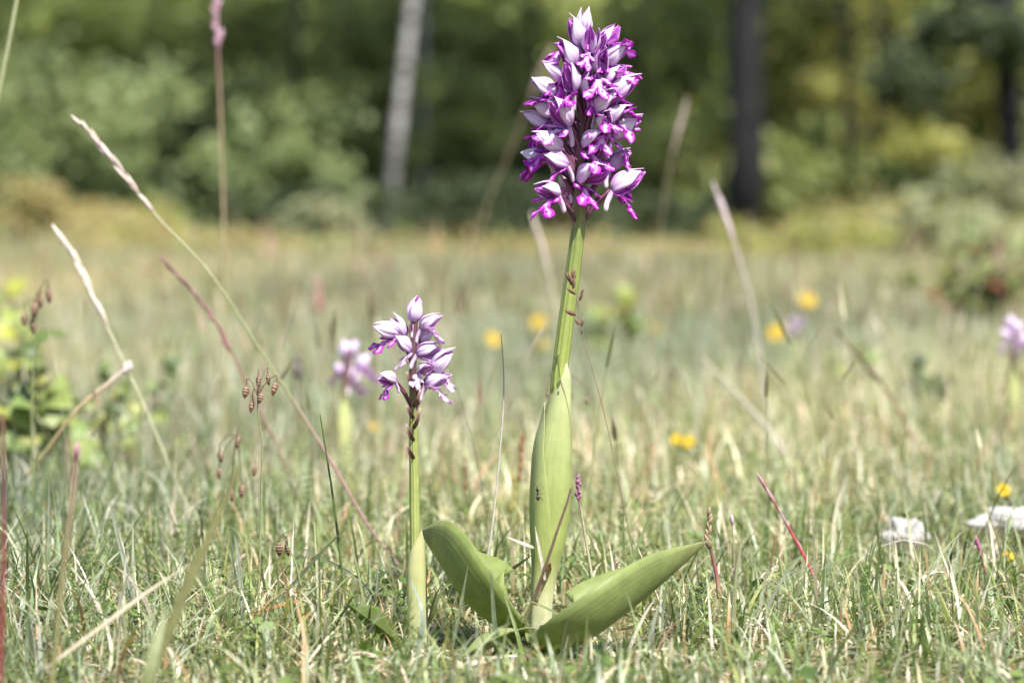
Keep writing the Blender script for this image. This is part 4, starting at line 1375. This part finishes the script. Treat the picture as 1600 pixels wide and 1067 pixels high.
def leafy_sprig(label, pts, Lp, col0, seed):
    """feathery sprig: a stem with many short narrow leaflets, each its own part"""
    Q = resample(np.array(pts, float), 26)
    P = np.array([W(*q) for q in Q])
    o = thing('feathery_sprig', P[0], label, 'herb', 'feathery sprigs in the turf')
    part('stem', o, tube(P, np.linspace(1.8, .8, 26) * U, 6, np.array((.14, .18, .06))), M['plant'])
    g = random.Random(seed)
    L = Lp * U
    v, f, uv, c = ribbon(np.array([(0, 0, 0), (0, L * .12, L * .5), (0, L * .05, L)]), np.array([.9, 2.0, .3]) * U, (0, -1, 0), .2, 3, np.array(col0))
    me = mesh_np('leaflet', v, f, M['plant'], uv, c)
    T = tangents(P)
    for i in range(2, 26):
        for q in range(4):
            a = g.uniform(0, 6.28)
            d = np.array([math.cos(a), math.sin(a), .0]) + T[i] * .6
            s = link('leaflet', me, o)
            s.location = tuple(P[i] - P[0])
            orient(s, d, g.uniform(0, 6))
            k = g.uniform(.7, 1.2) * (1 - .4 * i / 26)
            s.scale = (k, k, k)


leafy_sprig('bright feathery sprig below the pink bud', [(1520, 985, 1.36), (1518, 940, 1.36), (1524, 895, 1.36), (1530, 870, 1.36)], 14, (.12, .20, .045), 1)
leafy_sprig('dark feathery sprig in the grass beyond the broad leaf tip', [(1090, 1010, 1.26), (1086, 970, 1.26), (1092, 935, 1.26), (1098, 905, 1.26)], 16, (.075, .13, .045), 2)
leafy_sprig('mid green feathery sprig near the crimson shoot', [(1345, 990, 1.28), (1343, 960, 1.28), (1348, 930, 1.28), (1352, 905, 1.28)], 15, (.10, .18, .06), 3)


# quaking grass
def briza_mesh():
    """flattened drop of overlapping scales"""
    n, sides = 15, 10
    t = np.linspace(0, 1, n)
    prof = np.sin(np.pi * (t * .95 + .03)) ** .75 * (1 - .35 * t)
    saw = 1 + .16 * (1 - ((t * 5) % 1))
    P = np.stack([t * 0, t * 0, -t * 15 * U], -1)
    v, f, uv, c = tube(P, prof * saw * 4.6 * U, sides, None, flat=.65)
    tt = np.repeat(t, sides)
    k = ((tt * 5) % 1)
    c = np.where((k < .28)[:, None], np.array((.42, .34, .22)), np.array((.15, .065, .05)))
    return mesh_np('spikelet', v, f, M['plant'], uv, c)


BRIZA = briza_mesh()


def quaking_grass(label, stem, heads, D, size=1.0, colr=(.26, .3, .14)):
    Q = resample(np.array([(x, y, D) for x, y in stem], float), 30)
    P = np.array([W(*q) for q in Q])
    o = thing('quaking_grass', P[0], label, 'quaking grass', 'quaking grasses')
    part('stem', o, tube(P, np.linspace(2.2, .8, 30) * K * D, 6, np.array(colr)), M['plant'])
    tip = P[-1]
    g = random.Random(len(label))
    for (px, py, tilt) in heads:
        h = W(px, py, D + g.uniform(-.006, .006))
        m = (tip * .5 + h * .5) + np.array([0, 0, (10 + g.uniform(0, 6)) * K * D])
        h2 = h + np.array([0, 0, 8 * K * D])
        part('branch', o, tube(resample(np.array([tip, m, h2 + np.array([0, 0, 2 * U]), h]), 9), .85 * K * D, 4, np.array((.22, .15, .10))), M['plant'])
        s = link('spikelet', BRIZA, o)
        s.location = tuple(h - P[0])
        s.rotation_euler = (g.uniform(-.2, .2), R(tilt), g.uniform(0, 3))
        k = D / D0 * size * g.uniform(.9, 1.15)
        s.scale = (k, k, k)
    return o


quaking_grass('sharp quaking grass with six brown nodding drops near the bent straw stalk', [(402, 985), (405, 900), (408, 780), (409, 690), (404, 655), (402, 618)],
              [(386, 602, 15), (404, 586, 10), (418, 584, -15), (432, 596, 25), (408, 612, -5), (395, 624, 30)], 1.25, 1.45)
quaking_grass('quaking grass with blurred purple drops just behind the sharp one', [(385, 860), (380, 800), (375, 730), (370, 680)],
              [(374, 680, 10), (344, 703, 5), (343, 730, 0), (378, 755, 5), (398, 725, 5), (362, 762, 10)], 1.42, 1.4)
quaking_grass('quaking grass with pinkish drops above the leafy bush', [(55, 820), (50, 700), (52, 560), (60, 470)],
              [(75, 448, 10), (64, 460, 0), (56, 472, 5), (38, 488, 0), (50, 496, 0)], 1.55, 1.6)
quaking_grass('low quaking grass with two reddish drops by the purple stem', [(470, 915), (462, 880), (450, 852)], [(436, 848, 0), (447, 850, 8)], 1.24, 1.3)
quaking_grass('quaking grass with small mauve drops at the tall orchid neck', [(872, 800), (880, 720), (885, 650), (880, 590)], [(862, 580, 0), (917, 620, 0), (855, 612, 0), (892, 612, 0)], 1.5, .8)


def panicle():
    D = 1.232
    Q = resample(np.array([(990, 870, D), (985, 840, D), (962, 730, D), (945, 650, D), (925, 575, D), (908, 520, D), (903, 480, D), (897, 440, D)], float), 40)
    P = np.array([W(*q) for q in Q])
    o = thing('grass_panicle', P[0], 'hair-thin grass panicle with dark spikelets touching the tall orchid stem', 'grass stalk')
    part('stem', o, tube(P, np.linspace(1.0, .6, 40) * U, 5, [(0, (.28, .22, .14)), (1, (.25, .2, .12))]), M['plant'])
    me = spikelet_mesh('spikelet', 18 * U, 3.2 * U, (.10, .05, .03), (.26, .15, .11))
    g = random.Random(4)
    for (px, py, dx, dy, k, c) in [(893, 446, -.2, 1, 1.1, 0), (895, 452, .15, 1, 1.0, 0), (889, 440, -.3, 1, .9, 0), (897, 440, .1, 1, .9, 0), (899, 460, -1, .75, .9, 0), (900, 493, -1.6, .8, 1.1, 0),
                                   (905, 470, .5, 1, .85, 0), (908, 462, .3, 1, .7, 0), (904, 508, -.5, 1, .65, 0), (908, 510, .3, 1, .75, 0), (909, 522, 0, .8, .5, 0), (893, 436, .3, .9, 1.0, 0)]:
        s = link('spikelet', me, o)
        p = W(px, py, D - .003)
        s.location = tuple(p - P[0])
        orient(s, (dx, g.uniform(-.2, .2), dy), g.uniform(0, 6))
        s.scale = (k, k, k)


panicle()


# loose blades and dead straws one can pick out in the turf
def blade_thing(label, pts, hw, nrm, cols, name='lone_grass', cat='grass blade', fold=.35, mat='grass', group=None, wave=0., n=24):
    S = resample(np.array(pts, float), n)
    P = np.array([W(*q) for q in S])
    o = thing(name, P[0], label, cat, group)
    o['kind'] = 'thing'
    t = np.linspace(0, 1, n)
    h = hw * np.minimum(1, .6 + t * 2) * (1 - t ** 3) + .15
    part('blade', o, ribbon(P, h * K * S[:, 2], nrm, fold, 5, cols, .25 * U, wave), M[mat])
    return o


BL = [
    ('broad olive blade, soft and blurred, leaning across the turf', [(215, 1110, 1.0), (290, 920, 1.0), (330, 830, 1.0), (380, 715, 1.0)], 9, (.27, .28, .12)),
    ('pale dry straw lying slantwise over the turf', [(70, 1045, 1.04), (150, 985, 1.05), (230, 925, 1.06), (300, 878, 1.07)], 3.8, (.44, .39, .28)),
    ('wide pale green blade blurred at the near turf edge', [(215, 1120, .97), (235, 1040, .97), (262, 940, .98)], 12, (.28, .32, .15)),
    ('straight bleached blade standing in the turf by the quaking grass', [(215, 990, 1.24), (200, 900, 1.24), (182, 830, 1.24), (172, 780, 1.24)], 4.5, (.42, .45, .36)),
    ('upright greyish blade beside the quaking grass stem', [(383, 1000, 1.23), (378, 930, 1.23), (372, 870, 1.23), (366, 835, 1.23)], 4.2, (.40, .44, .35)),
    ('long dark blade crossing behind the small orchid', [(600, 960, 1.26), (560, 905, 1.27), (500, 870, 1.27), (470, 855, 1.27)], 3, (.08, .12, .04)),
    ('slender blade slanting up towards the dark blade', [(420, 945, 1.24), (455, 915, 1.24), (500, 865, 1.24), (545, 820, 1.24)], 3, (.14, .18, .09)),
    ('bleached forked straw leaning on the tall orchid sheath', [(852, 908, 1.21), (847, 880, 1.21), (841, 850, 1.21), (836, 822, 1.21)], 2.8, (.66, .60, .50)),
    ('short bleached straw poking at the tall orchid sheath', [(836, 856, 1.212), (820, 850, 1.212), (805, 844, 1.212), (790, 838, 1.212)], 2.4, (.66, .60, .50)),
    ('green blade with a dark tip between broad leaf and sheath', [(765, 905, 1.27), (790, 895, 1.27), (810, 882, 1.27), (832, 866, 1.27)], 3.2, (.24, .30, .08)),
    ('tall green blade rising in front of the broad leaf with the spike at its tip', [(955, 960, 1.19), (975, 905, 1.19), (1000, 845, 1.19), (1017, 800, 1.19)], 3.2, (.26, .32, .13)),
    ('thin green blade curving over the foot of the tall orchid', [(960, 1070, 1.17), (930, 1020, 1.175), (880, 965, 1.18), (815, 932, 1.18)], 3.4, (.24, .30, .10)),
    ('bright green blade arching at the foot of the tall orchid', [(830, 1060, 1.17), (818, 1030, 1.17), (808, 990, 1.18), (785, 920, 1.19)], 4, (.18, .25, .06)),
    ('bluish blade standing before the drooping broad leaf', [(785, 1020, 1.19), (775, 990, 1.19), (770, 940, 1.19), (767, 890, 1.19)], 4.2, (.20, .26, .15)),
    ('grey-green blade slanting before the drooping broad leaf', [(700, 1040, 1.19), (712, 985, 1.19), (722, 935, 1.19), (731, 885, 1.19)], 3.2, (.26, .31, .17)),
    ('wide bluish blade before the foot of the small orchid', [(645, 1075, 1.17), (652, 1020, 1.17), (660, 960, 1.17), (640, 900, 1.18)], 5.5, (.30, .36, .30)),
    ('curved white straw at the foot of the tall orchid', [(815, 998, 1.20), (828, 996, 1.195), (838, 985, 1.19), (846, 968, 1.19)], 3.2, (.66, .62, .54)),
    ('pale dry stem leaning below the broad leaf', [(978, 1045, 1.18), (940, 1000, 1.185), (915, 970, 1.19), (902, 952, 1.19)], 3, (.62, .58, .48)),
    ('pair-less bleached straw standing under the broad leaf', [(970, 1050, 1.18), (985, 1010, 1.18), (1005, 965, 1.18), (1025, 932, 1.18)], 3.2, (.62, .57, .47)),
    ('greyish straight blade under the tip of the broad leaf', [(1010, 1055, 1.18), (1014, 1010, 1.18), (1022, 970, 1.18), (1032, 940, 1.18)], 4, (.38, .42, .34)),
    ('tall pale blade near the drooping dark spike', [(1148, 1050, 1.2), (1146, 980, 1.2), (1150, 900, 1.2), (1163, 822, 1.2)], 3, (.34, .37, .22)),
    ('long brownish stem standing among the grass by the drooping dark spike', [(1155, 1075, 1.2), (1145, 1010, 1.2), (1147, 930, 1.2), (1152, 840, 1.2)], 2, (.30, .2, .12)),
    ('grey blade bending over near the crimson shoot', [(1190, 1010, 1.22), (1200, 950, 1.22), (1225, 900, 1.22), (1250, 868, 1.22)], 3.2, (.36, .37, .30)),
    ('straight yellow-green blade under the white stone', [(1390, 1030, 1.22), (1415, 990, 1.22), (1440, 940, 1.22), (1464, 890, 1.22)], 3.2, (.28, .32, .12)),
    ('dark narrow blade standing below the white stone', [(1386, 1045, 1.23), (1383, 990, 1.23), (1378, 940, 1.23), (1372, 895, 1.23)], 2.6, (.16, .17, .10)),
    ('bleached blade pointing up below the white stone', [(1376, 920, 1.27), (1370, 905, 1.27), (1360, 885, 1.27), (1350, 872, 1.27)], 2.8, (.52, .48, .34)),
    ('olive blade leaning in past the pink bud', [(1625, 925, 1.2), (1605, 895, 1.2), (1585, 865, 1.2), (1568, 836, 1.2)], 3, (.18, .2, .06)),
    ('orange dead stem lying in the grass by the quaking grass', [(390, 962, 1.23), (420, 950, 1.23), (450, 942, 1.23), (482, 934, 1.23)], 2.4, (.44, .22, .09)),
    ('thin straw bent like a bow near the red-purple bud', [(245, 985, 1.2), (232, 950, 1.2), (205, 905, 1.2), (180, 885, 1.2)], 3, (.56, .50, .40)),
    ('long white straw crossing the turf below the bleached blade', [(172, 990, 1.2), (160, 960, 1.2), (142, 925, 1.2), (108, 882, 1.2)], 2.6, (.58, .54, .46)),
]
for i, (lab, pts, hw, c) in enumerate(BL):
    g = random.Random(i)
    dead = c[0] > c[1]
    blade_thing(lab, pts, hw, (g.uniform(-.5, .5), -1, .3), [(0, tuple(x * .85 for x in c)), (.7, c), (1, tuple(x * .8 for x in c))], name='dry_straw' if dead else 'lone_grass', cat='straw' if dead else 'grass blade',
                mat='straw' if dead else 'grass', group='dry straws in the turf' if dead else 'single grass blades in the turf')
blade_thing('curled cream dead leaf lying before the foot of the tall orchid', [(706, 1046, 1.16), (735, 1040, 1.16), (775, 1028, 1.165), (815, 1024, 1.17)], 8, (0, -.5, .8), [(0, (.45, .30, .2)), (.3, (.60, .50, .40)), (1, (.66, .60, .50))],
            'dead_leaf', 'dead leaf', .6, 'straw', None, .25)


# ------------------------------------------------------------------ yellow flowers, stones, leafy plant, ant
def yellow_petal():
    P = np.array([(0, 0, 0), (0, .35, .12), (0, .75, .22), (0, 1.0, .2)]) * 1.0
    P = resample(P, 7)
    v, f, uv, c = ribbon(P, np.array([.12, .34, .5, .56, .5, .34, .1]), (0, -.2, 1), .15, 5, [(0, (.62, .40, .01)), (1, (.72, .52, .02))], .02)
    return mesh_np('petal', v, f, M['petal'], uv, c)


YP = yellow_petal()
t_ = np.linspace(0, 1, 6)
YC = mesh_np('flower_centre', *(lambda a: (a[0], a[1], [M['petal']], a[2], a[3]))(tube(np.stack([t_ * 0, t_ * 0, t_ * .3], -1), np.array([.1, .2, .24, .22, .15, .03]), 8, [(0, (.4, .3, .02)), (1, (.55, .36, .02))])))


def yellow_flower(label, px, py, D, r_px, tilt=.9, seed=0):
    c = W(px, py, D)
    b = np.array([c[0] + .003, c[1] + .006, float(gz(c[0], c[1]))])
    o = thing('yellow_flower', b, label, 'flower', 'yellow meadow flowers')
    r = r_px * K * D
    part('stem', o, tube(resample(np.array([b, (b + c) / 2 + np.array([.003, 0, .002]), c]), 10), .0009, 6, np.array((.14, .2, .06))), M['plant'])
    g = random.Random(seed)
    rot = Matrix.Rotation(g.uniform(-.5, .5), 4, 'Z') @ Matrix.Rotation(tilt, 4, 'X')
    for k in range(5):
        s = link('petal', YP, o)
        s.matrix_local = Matrix.Translation(Vector(c - b)) @ rot @ Matrix.Rotation(k * 2 * math.pi / 5, 4, 'Z') @ Matrix.Scale(r, 4)
    s = link('flower_centre', YC, o)
    s.matrix_local = Matrix.Translation(Vector(c - b)) @ rot @ Matrix.Scale(r, 4)
    for k in range(3):
        f = .2 + .25 * k
        p = b * (1 - f) + c * f
        a = g.uniform(0, 6.28)
        d = np.array([math.cos(a), math.sin(a), .5])
        P = resample(np.array([p, p + d * .005, p + d * .01]), 6)
        part('leaf', o, ribbon(P, np.array([.3, 1, 1.4, 1.3, .8, .1]) * .0015, (0, 0, 1), .2, 3, np.array((.12, .18, .05))), M['plant'])
    return o


for i, (lab, px, py, D, r) in enumerate([
    ('yellow flower with a round blur, upper of a pair in the far meadow', 1262, 470, 3.7, 13), ('round yellow flower, lower of the pair above the mauve orchid', 1215, 521, 3.5, 15),
    ('orange-yellow flower in the far meadow between the sharp orchids', 770, 531, 3.3, 12), ('yellow flower touching its twin in the mid meadow', 1058, 687, 2.0, 10), ('yellow flower facing its twin, slightly lower on the stalk', 1076, 691, 2.02, 11),
    ('small yellow flower beyond the flat pinkish stone', 1568, 766, 1.62, 11), ('small yellow flower by the pink bud', 1574, 868, 1.38, 11), ('tiny yellow flower at the foot of the pale blurred orchid', 586, 668, 2.2, 10),
    ('dim yellow flower in the far meadow past the tall orchid', 1025, 516, 3.9, 11), ('faint yellow flower just short of the tall orchid stem', 842, 505, 3.9, 12), ('faint yellow flower low beside the tall orchid stem', 850, 540, 3.4, 9)]):
    yellow_flower(lab, px, py, D, r, .9 + .1 * (i % 3), i)


def stone(label, px, py, D, rx, ry, rz, seed):
    import bmesh
    from mathutils import noise as mn
    bm = bmesh.new()
    bmesh.ops.create_icosphere(bm, subdivisions=4, radius=1)
    for v in bm.verts:
        n = mn.fractal(v.co * 1.5 + Vector((seed, 0, 0)), 1., 2., 4) * .42
        cell = 0
        v.co *= 1 + n + cell
    me = bpy.data.meshes.new('stone')
    bm.to_mesh(me); bm.free()
    me.polygons.foreach_set('use_smooth', np.ones(len(me.polygons), bool))
    me.materials.append(M['stone'])
    o = link('stone', me)
    o.location = tuple(W(px, py, D))
    s = K * D
    o.scale = (rx * s, ry * s, rz * s)
    tag(o, label, 'stone', 'white stones in the turf')


stone('lumpy chalk-white stone lying in the grass', 1415, 835, 1.53, 30, 26, 27, 2)
stone('flat pinkish-white stone at the meadow margin', 1585, 813, 1.58, 60, 30, 20, 5)
stone('small pale pebble near the tall orchid', 1028, 778, 1.75, 8, 8, 6, 8)


def leafy_plant(label, foot, stems, D, seed, pal, leaf_px, name='leafy_plant', per=7):
    b = ground_at(foot, D)
    o = thing(name, b, label, 'leafy plant', 'leafy plants in the meadow')
    g = np.random.default_rng(seed)
    base = [(0, 0, 0), (0, .2, .18), (0, .55, .30), (0, .85, .28), (0, 1.0, .2)]
    P = resample(np.array(base, float), 9)
    mes = []
    for c in pal:
        v, f, uv, cc = ribbon(P, np.array([.04, .2, .32, .38, .38, .33, .24, .12, .02]), (0, -.2, 1), .25, 7, np.array(c), .01, .08)
        mes.append(mesh_np('leaf', v, f, M['grass'], uv, cc))
    for (px, py) in stems:
        e = W(px, py, D + g.normal() * .03)
        S = resample(np.array([b + g.normal(size=3) * [.006, .006, 0], (b + e) / 2 + g.normal(size=3) * .008, e]), 12)
        part('stem', o, tube(S, np.linspace(3, 1.2, 12) * K * D, 6, np.array((.20, .15, .09))), M['plant'])
        for k in range(per):
            i = int(np.clip(3 + k * 9 / per, 0, 11))
            a = g.uniform(0, 6.28)
            s = link('leaf', mes[int(g.integers(len(mes)))], o)
            r = leaf_px * K * D * g.uniform(.6, 1.15)
            zz = unit(np.array(sv) + g.normal(size=3) * .45)
            yy = unit(np.cross(zz, np.array([math.cos(a), math.sin(a), .2])))
            xx = np.cross(yy, zz)
            mt = Matrix(np.column_stack([xx, yy, zz]).tolist()).to_4x4()
            s.matrix_local = Matrix.Translation(Vector(S[i] - b)) @ mt @ Matrix.Scale(r, 4)
    return o


LGM = [(.22, .31, .09), (.28, .35, .10), (.34, .36, .09), (.16, .23, .06), (.36, .40, .20), (.10, .15, .045)]
LG = [(.26, .36, .09), (.34, .41, .10), (.40, .42, .08), (.22, .31, .07), (.42, .45, .18)]
leafy_plant('leafy plant with large bright yellow-green leaves beside the red twig', 20, [(20, 600), (75, 595), (110, 640), (40, 680), (100, 720), (-20, 540), (160, 690), (10, 730), (60, 650), (190, 740), (30, 520)], 1.9, 1, LGM, 58, per=7)
leafy_plant('sprawling plant with small lime leaves between leafy bush and bleached stalk', 130, [(90, 660), (130, 620), (170, 640), (110, 590), (60, 680), (200, 610), (230, 650)], 2.0, 9, LGM, 28, per=8)
leafy_plant('loose plant with sparse yellowish leaves behind the pale knot', 190, [(150, 560), (190, 590), (230, 600), (120, 620), (260, 570)], 2.3, 19, LGM, 30, per=6)
leafy_plant('yellow-green leafy plant behind the quaking grass with pinkish drops', 10, [(10, 450), (25, 500), (-20, 470), (35, 560), (60, 545)], 2.5, 2, LG, 44)
leafy_plant('low leafy plant with small bright leaves at the foot of the bleached straw stalk', 240, [(200, 640), (260, 650), (300, 680), (230, 700), (170, 660)], 2.1, 3, LG, 30)
leafy_plant('yellowish leafy plant glimpsed behind the tall orchid stem', 965, [(940, 490), (990, 470), (1010, 500), (960, 455), (925, 520)], 3.6, 4, LG, 34)
leafy_plant('dark leafy tuft in the open meadow by the slanting brown head', 1430, [(1400, 615), (1450, 600), (1430, 570), (1470, 630), (1395, 650)], 2.7, 5, [(.05, .08, .03), (.09, .13, .05), (.14, .18, .08)], 36)
leafy_plant('green and rust leaved scrub at the end of the meadow below the pale bush', 1520, [(1480, 400), (1530, 380), (1570, 410), (1500, 430), (1600, 390), (1550, 440), (1450, 430), (1420, 450), (1580, 455), (1620, 420), (1510, 465)], 4.6, 6, [(.34, .13, .06), (.20, .24, .06), (.24, .27, .09), (.15, .2, .05), (.26, .30, .12)], 36, per=9)
leafy_plant('small green leafy tuft near the mauve blurred orchid', 1330, [(1310, 560), (1340, 540), (1360, 570)], 3.0, 7, LG, 26)
leafy_plant('low clump of green leaves below the yellow twins', 1180, [(1150, 700), (1190, 690), (1210, 715)], 1.95, 8, [(.12, .18, .05), (.16, .22, .07)], 20)


def ant():
    c = W(840, 768, D0) + np.array([0, -.0098, 0])
    o = thing('ant', c, 'tiny black ant climbing the sheath of the tall orchid', 'ant')
    t = np.linspace(0, 1, 30)
    r = np.interp(t, [0, .06, .2, .34, .40, .5, .62, .66, .80, .95, 1], [.2, 2.2, 3.2, 2.2, .7, 2.0, 1.4, .8, 2.4, 1.6, .2])
    P = np.stack([c[0] + (t - .5) * -1.5 * U, c[1] + t * 0, c[2] + (t - .5) * 21 * U], -1)
    part('body', o, tube(P, r * U, 10), M['ant'])
    for s in (-1, 1):
        for k in range(3):
            z = (.42 + .1 * k - .5) * 21 * U
            a = c + np.array([0, 0, z])
            kn = a + np.array([s * 5 * U, -2.0 * U, (k - 1) * 4 * U])
            e = a + np.array([s * 8 * U, 3 * U, (k - 1) * 9 * U])
            part('leg', o, tube(resample(np.array([a, kn, e]), 6), .4 * U, 5), M['ant'])
        a = c + np.array([0, 0, 9.5 * U])
        part('antenna', o, tube(resample(np.array([a, a + np.array([s * 3 * U, -1 * U, 4 * U]), a + np.array([s * 6 * U, 0, 6 * U])]), 6), .3 * U, 5), M['ant'])


ant()
